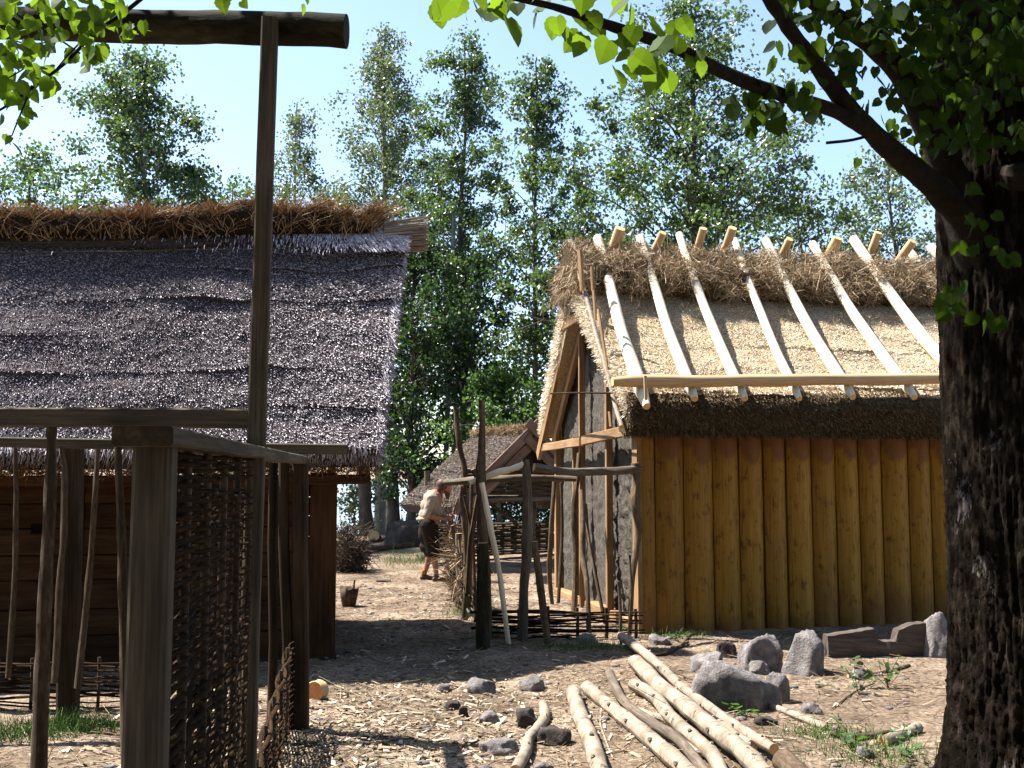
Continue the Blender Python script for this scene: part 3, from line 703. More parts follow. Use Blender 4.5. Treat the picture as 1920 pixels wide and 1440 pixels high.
    for (v, wd, z1, out) in ((1.02, .07, 3.4, .06), (2.08, .05, 3.6, .09), (2.55, .05, 2.2, .05), (3.58, .10, 2.35, .03)):
        m = MB(); m.beam(H1(-out + .02, v, -.02), H1(-out + .03, v + .02, z1), wd, .08, seed=int(v * 10), up=w1, wob=.006, bev=.08); m.build('wall_stud', [M['gable_wood'], M['pale_end']], RH)
    m = MB(); m.beam(H1(.02, 0.15, .05), H1(.02, 3.6, .03), .16, .13, wob=.01, seed=5, up=(0, 0, 1)); m.build('sill_beam', [M['gable_wood'], M['pale_end']], RH)
    m = MB(); m.beam(H1(-.10, -.34, 2.20), H1(-.10, 1.9, 2.14), .06, .12, wob=.006, seed=8, up=(0, 0, 1)); m.build('tie_beam', [M['gable_wood'], M['pale_end']], RH)
    m = MB(); m.beam(H1(-.12, 1.93, 2.12), H1(-.12, 4.05, 2.10), .06, .11, wob=.006, seed=9, up=(0, 0, 1)); m.build('tie_beam', [M['gable_wood'], M['pale_end']], RH)
    # barge planks on the far slope, doubled, and the collar
    m = MB(); m.beam(H1(-.13, 4.25, 1.98), H1(-.22, 2.15, 3.72), .16, .05, up=w1, seed=11, bev=.1); m.build('barge_board', [M['gable_wood'], M['pale_end']], RH)
    m = MB(); m.beam(H1(-.02, 3.75, 2.14), H1(-.08, 1.9, 3.72), .13, .05, up=w1, seed=12, bev=.1); m.build('barge_board', [M['gable_wood'], M['pale_end']], RH)
    m = MB(); m.beam(H1(-.24, 1.6, 3.69), H1(-.24, 2.5, 3.68), .07, .14, up=(0, 0, 1), seed=13); m.build('collar_beam', [M['gable_wood'], M['pale_end']], RH)
    m = MB(); m.beam(H1(-.30, 1.35, 3.92), H1(-.05, 1.9, 3.92), .1, .17, up=(0, 0, 1), seed=14); m.build('ridge_block', [M['gable_wood'], M['pale_end']], RH)
    m = MB(); m.beam(H1(-.2, 2.25, 3.74), H1(-.28, 1.82, 4.35), .13, .05, up=w1, seed=15); m.build('barge_board', [M['gable_wood'], M['pale_end']], RH)
    # white verge pole on the near slope, thin rods, small pegs
    P = [on_plane(x, y, H1(-.36, 0, 0), w1) for x, y in ((1086, 515), (1103, 570), (1122, 640), (1142, 710), (1154, 760), (1166, 800))]
    m = MB(); m.tube([Vector(p) for p in smoothpath(P, 4)], .028, 8, seed=3, wob=.15); m.build('verge_pole', [M['birch'], M['pale_end']], RH)
    for (x0, y0, x1, y1, r_, u) in ((1032, 738, 1148, 737, .011, -.42), (1110, 500, 1112, 545, .022, -.42), (1113, 545, 1117, 600, .018, -.44), (1122, 580, 1140, 700, .018, -.36), (1087, 470, 1092, 545, .03, -.40), (1143, 772, 1146, 800, .02, -.36)):
        a = on_plane(x0, y0, H1(u, 0, 0), w1); b = on_plane(x1, y1, H1(u, 0, 0), w1)
        m = MB(); m.tube([a, a.lerp(b, .5) + Vector((0, 0, .008)), b], r_, 7, seed=x0); m.build('rod', [M['gable_wood'] if r_ > .012 else M['rod'], M['pale_end']], RH)
    # back wall with an unseen gap added for daylight between the staves, far gable
    for lo, hi in ((0, 9), (19, 26)):
        m = MB()
        for q in range(lo, hi): m.beam(H1(q * .24 + .12, 3.6, 0), H1(q * .24 + .12, 3.6, 2.3), .238, .05, up=d1, seed=q)
        m.build('rear_wall', [M['fresh'], M['pale_end']], RH)
    m = MB()
    for i in range(14): m.beam(H1(UR - .2, .12 + i * .25, 0), H1(UR - .2, .12 + i * .25, 2.3 + 1.5 * (1 - abs(i - 6.5) / 6.5)), .245, .05, up=w1, seed=i)
    m.build('gable_wall', [M['fresh'], M['pale_end']], RH)
right_house()

# ------------------------------------------------------------------ FAR HUT
def far_hut():
    A = Vector((.25, 19.0, 2.52)); w3 = Vector((.82, .57, 0)); d3 = Vector((-.57, .82, 0)); hw = 1.7; Ln = 1.75; e = 1.15 - 2.52
    T = thing('thatched_shelter', 'small open-sided shelter with grey thatch and crossed gable boards beyond the man', 'shelter', (A.x, A.y, gz(A.x, A.y)))
    def Q(u, v, dz): return A + w3 * u + d3 * v + Vector((0, 0, dz))
    fan = d3 * -.15
    V, Fc, S = slope_bed('t', Q(-hw, Ln, e), Q(-hw, -.15, e), Q(0, -.2, 0), Q(0, Ln, 0), .2, None, None, .05, .4, 31, 60, 40)
    rf = raw('roof', V, Fc, M['thatch_old_base'], T)
    V, Fc = slope_reeds(S, 15000, (.05, .12), (.005, .009), .7, spread=.3)
    raw('reed_thatch', V, Fc, island('mid_grey_reed', [(.1, .08, .06), (.24, .195, .145), (.42, .35, .27)], .7, .2), rf)
    V, Fc, S = slope_bed('t', Q(hw, -.15, e), Q(hw, Ln, e), Q(0, Ln, 0), Q(0, -.2, 0), .2, None, None, .05, .4, 31, 20, 14)
    raw('rear_roof', V, Fc, M['thatch_old_base'], T)
    n = 2500; v = rng.random(n); P = np.array(Q(0, -.2, .02))[None] * (1 - v)[:, None] + np.array(Q(0, Ln, .02))[None] * v[:, None]; dd = unit(n) * np.array([1, 1, .5]); dd /= np.linalg.norm(dd, axis=1, keepdims=True)
    V, Fc = straws(P, dd, .16, .006); raw('ridge_straw', V, Fc, M['straw_mess'], rf)
    hb = wood('dull_red_board', (.09, .06, .045), (.16, .11, .085), (.22, .16, .13), spec=.1)
    for s in (-1, 1):
        for k, (off, dz) in enumerate(((-.26, -.02), (-.22, -.30))):
            m = MB(); m.beam(Q(-.16 * s, off - .03 * s, dz + .17), Q(hw * .78 * s, off - .03 * s, e * .78 + dz), .17, .04, up=d3, seed=k + s); m.build('barge_board', [hb, M['old_end']], T)
    m = MB()
    for i in range(9):
        u = -1.2 + i * .3; m.beam(Q(u, -.05, -.72), Q(u, -.05, -.05 - .8 * abs(u)), .28, .03, up=d3, seed=i)
    m.build('gable_boards', [M['old_wood'], M['old_end']], T)
    gb = gz(A.x, A.y)
    for u, v in ((-1.25, 0), (-.02, -.05), (1.25, 0), (-1.25, 1.5), (1.25, 1.5), (0, 1.5)):
        m = MB(); m.tube([Q(u, v, gb - 2.52), Q(u + .02, v, -1.6), Q(u, v, -.75)], .055, 8, seed=u, wob=.2); m.build('post', [M['grey_log'], M['old_end']], T)
    for v in (-.12, 1.6):
        m = MB(); m.tube([Q(-1.6, v, -1.30), Q(0, v, -1.27), Q(1.6, v, -1.29)], .045, 8); m.build('beam', [M['grey_log'], M['pale_end']], T)
    m = MB(); m.tube([Q(-.8, .1, -1.3), Q(-.1, .1, -1.75)], .03, 8); m.build('brace', [M['stick'], M['pale_end']], T)
    m = MB()
    for k in range(11):
        pts = [Q(-1.45 + 2.9 * i / 24, -.08 + .035 * math.sin(i * 1.3 + k * math.pi), -1.22 + k * .045 + .01 * mnoise.noise(Vector((i * .5, k, 0)))) for i in range(25)]
        m.tube(pts, .018, 5, seed=k)
    m.build('wicker_panel', [M['stick'], M['old_end']], T)
    m = MB()
    for k in range(13):
        pts = [Q(-1.3 + 3 * i / 24, 1.5 + .04 * math.sin(i * 1.3 + k * math.pi), -2.40 + k * .05 + .012 * mnoise.noise(Vector((i * .5, k, 0)))) for i in range(25)]
        m.tube(pts, .025, 5, seed=k)
    m.build('rear_wicker', [M['stick'], M['old_end']], T)
far_hut()

# ------------------------------------------------------------------ wattle panels
def wattle(name, label, a, b, z0, z1, rod_r, gap, stake_n, parent=None, mat='rod', rough=1.0, stakes=True, top=None, grp=None, cat='fence', wave=.03, stake_r=.02, curve=0.0):
    """woven rods between stakes; a,b ground points"""
    a = Vector(a); b = Vector(b); L = (b - a).length; dr = (b - a).normalized(); nr = Vector((-dr.y, dr.x, 0))
    T = parent if parent else thing(name, label, cat, (a + b) / 2 + Vector((0, 0, z0 - .0)), grp)
    m = MB(); k = 0; z = z0 + gap * .5
    per = L / (stake_n - 1)
    while z < z1:
        z_end = z; nseg = max(6, int(stake_n * 4)); s0 = (0 if parent else -.03 - .08 * random.random() * rough); s1 = 1.0 + (0 if parent else .06 * random.random() * rough)
        if random.random() < .18 * rough: s1 = random.uniform(.4, .9)
        if not parent and random.random() < .18 * rough: s0 = random.uniform(.1, .5)
        pts = []; rd = []
        r_ = rod_r * random.uniform(.7, 1.25)
        for i in range(nseg + 1):
            t = s0 + (s1 - s0) * i / nseg; s = t * L
            zz = z + gap * .8 * rough * mnoise.noise(Vector((s * 1.4, k * .6, 1))) + curve * math.sin(math.pi * t) * (z - z0)
            if top: zz = min(zz, top(t) + random.random() * .005)
            p = a + dr * s + nr * (wave * math.cos(math.pi * s / per + math.pi * k) + .006 * random.uniform(-1, 1)); p.z = a.z * (1 - t) + b.z * t + zz
            pts.append(p); rd.append(r_ * (1 - .45 * i / nseg))
        if not top or z < max(top(0), top(1), top(.5)): m.tube(pts, rd, 5, seed=k, caps=False)
        z += gap * random.uniform(.75, 1.25); k += 1
    o = m.build('wicker_panel' if parent else 'woven_rods', [M[mat], M['old_end']], T)
    if stakes:
        for i in range(stake_n):
            t = i / (stake_n - 1); p = a.lerp(b, t); ht = z1 + .05 * random.random() if not top else top(t) + .05
            m = MB(); m.tube([p + Vector((0, 0, -.1)), p + Vector((.006, 0, ht * .5)), p + Vector((0, .006, ht))], stake_r, 6, seed=i); m.build('stake', [M['stick'], M['old_end']], T)
    return T

# ------------------------------------------------------------------ FRONT LEFT: timber frame with wicker
FD = Vector((-.1140, .9935, 0))                     # the way the side runs, away from the camera
def sideline(px, off=0.0):
    """ground point on the frame's right face line seen at pixel column px"""
    n = Vector((FD.y, -FD.x, 0)); X0 = -.222 * 2.7
    p = Vector((X0 + off, 0, 0)); r = ray(px, 890); r.z = 0
    return (r * ((p - Vector((0, 0, 0))).dot(n) / r.dot(n)))
def gate():
    T = thing('timber_pen_frame', 'dark weathered pen frame of posts and beams under a thick overhead log', 'pen', (-1.0, 4.6, 0))
    Wd, E = M['old_wood'], M['old_end']
    near = sideline(322); tall = sideline(495); far = sideline(577)
    pr = Vector((FD.y, -FD.x, 0))
    # near post
    c = near - pr * .055 + FD * .05
    m = MB(); m.beam(Vector((c.x, c.y, -.1)), Vector((c.x, c.y, 1.775)), .108, .10, up=FD, bev=.10, wob=.003, seed=1, w1=.10); m.build('post', [M['post_wood'], E], T)
    # capping beam running away from us along the side
    a = near - pr * .055 - FD * .10; b = far - pr * .055 + FD * .12
    ph = lambda p, z: Vector((p.x, p.y, z))
    m = MB(); m.beam(ph(a, 1.80), ph(b, 1.80), .155, .052, up=(0, 0, 1), bev=.12, wob=.004, seed=2, w1=.1); m.build('beam', [M['post_wood'], E], T)
    # tall squared post with its chamfered right side
    c = tall - pr * .05 + Vector((0, .04, 0)); Yt = c.y
    tp = at(495, 38, Yt)
    m = MB(); m.beam(Vector((c.x - .015, Yt, -.1)), Vector((c.x + .022, Yt, tp.z)), .085, .09, up=(-.15, 1, 0), bev=.10, wob=.004, seed=3, w1=.075); m.build('post', [M['post_wood'], E], T)
    # overhead log
    a = at(-260, 38, Yt + .12); b = at(650, 57, Yt + .10)
    pts = [a.lerp(b, i / 26) + Vector((0, 0, .006 * mnoise.noise(Vector((i * .6, 0, 0))))) for i in range(27)]
    m = MB(); m.tube(pts, [.077 + .004 * i / 26 + .003 * mnoise.noise(Vector((i * .7, 5, 0))) for i in range(27)], 20, wob=.1, seed=4); m.build('overhead_log', [M['log_bark'], M['old_end']], T)
    # upper rail to the left, ending at the tall post
    a = at(-260, 781, Yt - .0); b = at(468, 785, Yt + .0)
    m = MB(); m.beam(a, b, .08, .088, up=(0, 0, 1), wob=.006, seed=5, bev=.1); m.build('rail', [M['post_wood'], E], T)
    # rail at the far side, passing behind to the right
    Yf = far.y + .06
    a = at(-300, 822, Yf); b = at(652, 843, Yf)
    m = MB(); m.beam(a, b, .07, .072, up=(0, 0, 1), wob=.005, seed=6); m.build('rail', [M['post_wood'], E], T)
    # far post, and the split post beside it
    for (x0, x1, y0, dy, wd) in ((563, 565, 868, 0, .10), (533, 538, 868, -.02, .075), (513, 508, 868, .03, .06)):
        p = at(x0, y0, far.y + dy); q = at(x1, 1370, far.y + dy)
        q = Vector((q.x, far.y + dy, -.08))
        m = MB()
        if wd > .09: m.beam(q, p, wd, .09, up=(0, 1, 0), wob=.006, seed=x0, bev=.15)
        else: m.tube([q, q.lerp(p, .35) + Vector((.01, 0, 0)), q.lerp(p, .7) - Vector((.008, 0, 0)), p], wd / 2, 8, wob=.3, seed=x0)
        m.build('post', [M['old_wood'], E], T)
    # thick post at far left
    p = at(137, 838, 7.3); q = at(128, 1330, 7.3); q.z = -.05
    m = MB(); m.beam(q, p, .14, .12, up=(0, 1, 0), wob=.012, seed=9, w1=.13, bev=.2); m.build('post', [Wd, E], T)
    # sticks of the left side
    for (pts, Y, r_) in (([(97, 800), (93, 960), (84, 1120), (78, 1300), (70, 1500)], Yt, .030),
                         ([(29, 832), (30, 960), (27, 1100), (15, 1270)], 7.2, .018),
                         ([(116, 838), (122, 900), (120, 1000), (112, 1100), (103, 1280)], 7.0, .02),
                         ([(183, 842), (179, 920), (171, 1040), (160, 1150), (146, 1290)], 7.1, .02),
                         ([(222, 838), (226, 960), (229, 1050), (233, 1200), (238, 1520)], Yt - .1, .020)):
        P = [at(x, y, Y) for x, y in pts]; P[-1].z = max(P[-1].z, -.08)
        m = MB(); m.tube([Vector(v) for v in smoothpath(P, 4)], [r_ * (.85 + .4 * k / (4 * (len(P) - 1))) for k in range(4 * (len(P) - 1) + 1)], 8, wob=.35, seed=pts[0][0]); m.build('upright_stick', [M['stick'], E], T)
    # wicker in the side: near panel full height
    a = near - pr * .05 + FD * .10; b = tall - pr * .06 - FD * .06
    a.z = 0; b.z = 0
    wattle('w', None, a, b, .02, 1.77, .0100, .0160, 6, parent=T, rough=.9, wave=.017, stake_r=.016)
    a = tall - pr * .06 + FD * .06; b = far - pr * .08; a.z = 0; b.z = 0
    wattle('w', None, a, b, .02, .62, .0085, .019, 7, parent=T, rough=.8, wave=.022, stake_r=.012, top=lambda t: .20 + .42 * t)
gate()
wattle('wattle_fence', 'low dark woven fence across the back of the pen, under the log house wall', at(-260, 1340, 7.55) * 1, at(245, 1340, 7.55) * 1, 0.0, .38, .013, .021, 9, rough=1.3, wave=.03, stake_r=.012)
for o in bpy.data.objects:
    pass

# ------------------------------------------------------------------ pole rack beside the plastered gable
def pole(pts, r_, name='pole', mat='stick', parent=None, end='pale_end', label=None, cat=None, group=None, sides=9, wob=.25, snap=None):
    """pts: (px, py, Y); r_ radii in px"""
    P = [list(at(x, y, Y)) + [rr / F * Y] for (x, y, Y), rr in zip(pts, r_)]
    if snap is not None: P[snap][2] = gz(P[snap][0], P[snap][1]) - .04
    S = smoothpath(P, 5)
    m = MB(); m.tube([Vector(s[:3]) for s in S], [float(s[3]) for s in S], sides, wob=wob, seed=pts[0][0] % 97)
    o = m.build(name, [M[mat], M[end]], parent)
    if label: tag(o, label, cat, group)
    return o
def rack():
    T = thing('pole_rack', 'rickety rack of knotty barked poles tied between the path and the plastered gable', 'rack', G(985, 1195))
    Y = 10.6
    pole([(903, 750, Y), (904, 820, Y), (902, 880, Y), (903, 960, Y), (907, 1050, Y), (907, 1205, Y)], [5.5, 6.5, 9, 9, 12, 15], 'post', 'fresh' if 0 else 'rack_stick', T, snap=-1)
    pole([(985, 862, Y), (988, 900, Y), (990, 960, Y), (987, 1040, Y), (982, 1120, Y), (978, 1200, Y)], [7, 9, 10, 9.5, 9, 10], 'post', 'grey_log', T, snap=-1)
    pole([(879, 906, Y), (900, 899, Y + .05), (932, 886, Y), (958, 880, Y), (986, 869, Y)], [5, 5, 6.5, 6, 6], 'crossbar', 'pole_white', T)
    pole([(1001, 876, Y - .1), (1060, 884, Y), (1120, 884, Y + .2), (1200, 880, Y + .4)], [8, 7.5, 8, 7], 'crossbar', 'grey_log', T)
    pole([(835, 905, 12.6), (900, 900, 12.2), (980, 896, 12.2), (1079, 898, 12.4)], [7, 7, 6, 5.5], 'crossbar', 'grey_log', T)
    pole([(855, 768, 12.5), (860, 830, 12.5), (872, 885, 12.5), (868, 940, 12.5), (876, 1030, 12.5), (875, 1130, 12.5)], [5, 5, 6, 6, 7, 8], 'post', 'rack_stick', T, snap=-1)
    pole([(886, 880, 11.5), (893, 895, 11.5), (900, 910, 11.4), (884, 1010, 11.6), (878, 1110, 12)], [4, 4, 5, 5, 6], 'prop', 'rack_stick', T)
    pole([(1191, 868, 11.0), (1192, 905, 11.0), (1190, 940, 10.95), (1196, 1000, 10.95), (1186, 1080, 10.9), (1180, 1178, 10.9)], [8, 7.5, 9, 6.5, 5.5, 4], 'post', 'rack_stick', T, snap=-1)
    pole([(1086, 850, 12.6), (1082, 900, 12.5), (1076, 960, 12.5), (1079, 1040, 12.5), (1076, 1142, 12.4)], [4.5, 5, 6, 6, 6], 'post', 'rack_stick', T, snap=-1)
    pole([(1040, 895, 13.3), (1036, 960, 13.3), (1032, 1030, 13.4), (1030, 1080, 13.5), (1036, 1112, 13.5)], [4, 4.5, 5, 4.5, 4], 'post', 'rack_stick', T, snap=-1)
rack()
pole([(903, 905, 10.3), (912, 950, 10.3), (922, 1000, 10.25), (937, 1080, 10.3), (955, 1190, 10.3)], [5, 5.5, 5.5, 5, 5], 'leaning_pole', 'pole_white', None, label='slender white birch pole leaning against the front of the pole rack', cat='pole', snap=-1)
pole([(1003, 1015, 10.2), (1008, 1060, 10.2), (1016, 1120, 10.2), (1029, 1200, 10.2)], [6, 6.5, 7, 7], 'leaning_pole', 'rack_stick', None, label='dark slanted pole just right of the grey rack post, foot in the wattle', cat='pole', snap=-1)
pole([(1091, 920, 11.3), (1093, 985, 11.1), (1092, 1040, 11.0), (1101, 1100, 10.8), (1105, 1200, 10.6)], [4.5, 5, 5.5, 5, 4.5], 'leaning_pole', 'rack_stick', None, label='crooked brown pole standing in the wattle in front of the gable studs', cat='pole', snap=-1)
pole([(1098, 945, 12.3), (1104, 1010, 12.2), (1119, 1090, 12.0), (1136, 1150, 11.9)], [3, 3, 3.5, 3.5], 'leaning_pole', 'rack_stick', None, label='thin dark rod slanting down across the plaster between the studs', cat='pole', snap=-1)
pole([(1160, 1090, 10.3), (1163, 1140, 10.3), (1164, 1195, 10.3)], [2.5, 3, 3], 'stake', 'rack_stick', None, label='short thin stake at the right end of the wattle hurdle', cat='stake', snap=-1)
pole([(860, 1000, 13.3), (861, 1060, 13.3), (863, 1120, 13.3)], [6, 6.5, 7], 'stake', 'grey_log', None, label='short thick pale topped post between the man and the pole rack', cat='post', snap=-1)
pole([(905, 1018, 10.0), (905, 1100, 10.0), (906, 1212, 10.0)], [10, 11, 13], 'stump_post', 'log_bark', None, label='thick dark bark covered post tied to the tall rack post by the path', cat='post', snap=-1)
a = G(918, 1197); b = G(1192, 1197)
wattle('wattle_hurdle', 'low woven hurdle of brown rods from the dark post to the orange plank wall', a, b, 0.0, .29, .013, .023, 6, rough=1.3, wave=.03, stakes=True)
a = at(868, 1120, 12.6); a.z = 0; b = at(838, 1090, 16.8); b.z = 0
wattle('wattle_fence', 'unfinished brushwood fence the man is weaving', a, b, 0.0, .72, .014, .04, 8, rough=1.6, wave=.05, stake_r=.022)
# loose ends of brush sticking from the fence
for k, (x0, y0, x1, y1, Y, r_, lb) in enumerate([(884, 905, 868, 1105, 12.2, 3.5, 'thin stick crossing behind the tall rack post, foot by the brushwood fence'), (870, 930, 892, 1090, 12.0, 3, 'thin bent stick left of the dark bark covered post'), (1052, 905, 1046, 1090, 13.6, 3, 'thin straight stick beside the far gable stud'), (1181, 1040, 1176, 1190, 10.5, 2, 'thinnest stick standing before the orange corner plank'), (848, 985, 850, 1085, 14.6, 4, 'knotty stake right behind the hands of the man')]):
    pole([(x0, y0, Y), ((x0 + x1) / 2 + 5, (y0 + y1) / 2, Y), (x1, y1, Y)], [r_, r_, r_ * 1.2], 'thin_stick', 'stick', None, label=lb, cat='stick', snap=-1, sides=7)
def brush():
    n = 700; t = rng.random(n); A_ = np.array(a); B_ = np.array(b)
    P = A_[None] * (1 - t)[:, None] + B_[None] * t[:, None] + np.array([[0, 0, 1]]) * rng.uniform(.02, .75, n)[:, None]
    dd = np.array([[.3, -.6, .0]]) + rng.normal(0, .6, (n, 3)); dd /= np.linalg.norm(dd, axis=1, keepdims=True)
    V, Fc = straws(P, dd, rng.uniform(.1, .38, n), .008, bend=rng.normal(0, .25, (n, 3)), seg=3)
    raw('brushwood', V, Fc, M['twig'], bpy.data.objects['wattle_fence.001'] if 'wattle_fence.001' in bpy.data.objects else bpy.data.objects['wattle_fence'])
brush()

# ------------------------------------------------------------------ rocks
def rock(name, cx, y0, y1, wpx, label, mat='rock', seed=0, depth=.8, cuts=9, sharp=.92, peak=0.0, grp=None):
    """bounding box in px: centre column, top, bottom rows, width"""
    g = G(cx, y1); Y = g.y; sc = Y / F; wd = wpx * sc / 2; ht = (y1 - y0) * sc * .98
    ht = max(.02, ht - depth * wd * (EYE / Y) * .6)
    g.y += wd * depth
    bm = bmesh.new(); bmesh.ops.create_icosphere(bm, subdivisions=4, radius=1.0); rd = random.Random(seed)
    pl = []
    for _ in range(cuts):
        n = Vector((rd.gauss(0, 1), rd.gauss(0, 1), rd.gauss(0, .7))).normalized(); pl.append((n, sharp * rd.uniform(.78, 1.0)))
    V = []
    for v in bm.verts:
        p = v.co.copy(); p /= (abs(p.x) ** 3.2 + abs(p.y) ** 3.2 + abs(p.z) ** 3.2) ** (1 / 3.2)
        for n, dd in pl:
            k = p.dot(n)
            if k > dd: p -= n * (k - dd)
        f = 1 + .16 * mnoise.noise(p * 1.5 + Vector((seed, 0, 0))) + .07 * mnoise.noise(p * 6 + Vector((seed, 0, 0))) + .018 * mnoise.noise(p * 15)
        p *= f
        if peak: p.x = p.x * (1 - peak * .9 * max(0, p.z)) + peak * .55 * p.z * (1 if seed % 4 == 3 else -.4); p.y *= 1 - peak * max(0, p.z)
        V.append(p)
    mx = max(abs(v.x) for v in V); mz = max(v.z for v in V); Fc = [tuple(x.index for x in f.verts) for f in bm.faces]
    V = [Vector((v.x / mx * wd, v.y * wd * depth, v.z / mz * ht * (1 if v.z > 0 else .35))) + Vector((g.x, g.y, gz(g.x, g.y) + 0)) for v in V]
    bm.free(); o = raw(name, V, Fc, M[mat], smooth=True); tag(o, label, 'rock', grp); return o
RK = 'stones lying on the ground'
rock('rock', 1434, 1190, 1262, 84, 'upright pointed grey stone, left of the two standing stones before the plank wall', seed=3, peak=.14, grp=RK)
rock('rock', 1517, 1183, 1268, 88, 'tallest pale boulder with slanting top beside the hewn timber', seed=11, peak=.14, grp=RK)
rock('rock', 1333, 1222, 1262, 74, 'rounded low stone behind the left end of the big flat block', seed=5, grp=RK)
rock('rock', 1385, 1240, 1334, 178, 'largest stone, a long flat topped grey block beside the birch logs', seed=8, depth=.42, sharp=.98, grp=RK)
rock('rock', 1392, 1302, 1336, 38, 'small round stone in front of the big flat block', seed=13, grp=RK)
rock('rock', 1462, 1262, 1318, 46, 'stone wedged against the right end of the big flat block', seed=17, grp=RK)
rock('rock', 1428, 1240, 1266, 42, 'small stone wedged between the pointed stone and the flat block', seed=19, grp=RK)
rock('rock', 1366, 1204, 1234, 40, 'dark stone behind the pointed stone, near the plank wall', 'rock_dark', seed=23, grp=RK)
rock('rock', 1772, 1148, 1235, 66, 'pale slab of stone leaning at the foot of the big tree trunk', seed=29, peak=.12, grp=RK)
rock('rock', 903, 1272, 1302, 58, 'half buried grey stone at the edge of the house shadow', seed=31, grp=RK)
rock('rock', 1000, 1270, 1298, 52, 'half buried grey stone above the curved left log', seed=37, grp=RK)
rock('rock', 830, 1283, 1298, 26, 'small pale pebble at the lit edge of the house shadow', seed=41, grp=RK)
rock('rock', 987, 1328, 1364, 46, 'dark squarish stone left of the curved birch log', 'rock_dark', seed=43, grp=RK)
rock('rock', 935, 1388, 1418, 76, 'flat grey stone at the bottom among the wood chips', seed=47, grp=RK)
rock('rock', 850, 1314, 1332, 34, 'dark pebble, leftmost of the three below the shadow edge', 'rock_dark', seed=53, grp=RK)
rock('rock', 869, 1324, 1346, 20, 'dark pebble, middle of the three below the shadow edge', 'rock_dark', seed=59, grp=RK)
rock('rock', 914, 1334, 1358, 44, 'pale pebble, rightmost of the three below the shadow edge', seed=61, grp=RK)
rock('rock', 1040, 1368, 1398, 66, 'dark stone beneath the curved birch log and its neighbour', 'rock_dark', seed=67, grp=RK)
rock('rock', 1020, 1428, 1450, 40, 'pale stone at the bottom edge beside the curved log', seed=71, grp=RK)
rock('rock', 1530, 1318, 1340, 44, 'low grey stone on the soil right of the flat block', seed=73, grp=RK)
rock('rock', 1622, 1252, 1276, 40, 'small pale stone in front of the hewn timber', seed=79, grp=RK)
rock('rock', 1625, 1402, 1425, 40, 'pale stone at lower right by the tree roots', seed=83, grp=RK)
rock('rock', 1440, 1344, 1362, 46, 'flat low stone behind the short birch log', 'rock_dark', seed=89, grp=RK)
rock('rock', 1240, 1190, 1210, 44, 'flat stone in the grass below the plank wall corner', seed=97, grp=RK)
rock('rock', 1100, 1188, 1206, 46, 'flat stone in the grass in front of the wattle hurdle', seed=101, grp=RK)
rock('rock', 1018, 1078, 1096, 34, 'pale rounded stone on the ground inside the pole rack', seed=103, grp=RK)
rock('rock', 880, 1140, 1158, 34, 'flat stone in the path beside the dark bark post', seed=107, grp=RK)
def pebbles():
    parts = []
    bm = bmesh.new(); bmesh.ops.create_icosphere(bm, subdivisions=1, radius=1.0)
    bv = np.array([v.co for v in bm.verts]); bf = np.array([[x.index for x in f.verts] for f in bm.faces]); bm.free()
    for _ in range(900):
        x = random.uniform(-2.4, 4.5); y = random.uniform(5.2, 16); s = random.choice([.01, .014, .02, .03]) * random.uniform(.7, 1.2)
        if y > 11 and x > 1.2: continue
        p = np.array([x, y, gz(x, y) + s * .1])
        V = bv * np.array([s * random.uniform(.9, 1.5), s * random.uniform(.8, 1.3), s * .6]) * (1 + rng.normal(0, .12, (len(bv), 1))) + p
        parts.append((V, bf))
    V, Fc = join(parts); tag(raw('gravel', V, Fc, M['rock'], smooth=True), 'scattered small pebbles on the trodden soil', 'gravel', kind='stuff')
pebbles()

# ------------------------------------------------------------------ logs on the ground
LG = 'birch logs lying side by side in the foreground'
def log(pts, wpx, label, mat='birch', end='pale_end', lift=0.0, group=LG, name='birch_log', sides=14, taper=1.0):
    P = []; wpx *= .92
    for i, q in enumerate(pts):
        g = G(q[0], q[1]); r_ = wpx * (1 + (taper - 1) * i / (len(pts) - 1)) / 2 / F * g.y
        g = G(q[0], q[1] + wpx * .35); g.z += r_ * .8 + lift + (q[2] if len(q) > 2 else 0); P.append(list(g) + [r_])
    S = smoothpath(P, 7)
    m = MB(); sd = pts[0][0] % 91
    m.tube([Vector(s[:3]) for s in S], [float(s[3]) * (1 + .10 * mnoise.noise(Vector((k * .35, sd, 0)))) for k, s in enumerate(S)], sides, wob=.14, seed=sd)
    if mat == 'birch' and wpx > 14:
        for k in range(3, len(S) - 3, 6):
            c = Vector(S[k][:3]); r_ = float(S[k][3]); dn = Vector((random.gauss(0, 1), random.gauss(-.4, .6), abs(random.gauss(.6, .5)))).normalized(); ax = (Vector(S[k + 1][:3]) - c).normalized(); dn = (dn - ax * dn.dot(ax)).normalized()
            m.tube([c + dn * r_ * .7, c + dn * r_ * 1.12, c + dn * r_ * 1.3 + ax * r_ * .2], [r_ * .42, r_ * .26, r_ * .2], 7, seed=k, wob=.2, cm=0)
    return tag(m.build(name, [M[mat], M[end]]), label, 'log', group)
log([(1075, 1300), (1088, 1345), (1108, 1392), (1122, 1440), (1140, 1500)], 29, 'white birch log with a kink, second from the left', taper=1.35)
log([(1100, 1290), (1140, 1325), (1180, 1358), (1232, 1402), (1290, 1455), (1330, 1500)], 25, 'straight white birch log, third from the left, paler than the grey branch', taper=1.6)
log([(1143, 1270), (1160, 1310), (1180, 1335), (1225, 1368), (1275, 1402), (1330, 1470)], 18, 'grey barkless branch lying between white birch logs', mat='grey_log', lift=.03, taper=1.25)
log([(1188, 1290), (1225, 1312), (1255, 1350), (1300, 1392), (1335, 1425), (1360, 1475)], 24, 'knobbly birch log right of the grey branch', lift=.02, taper=1.3)
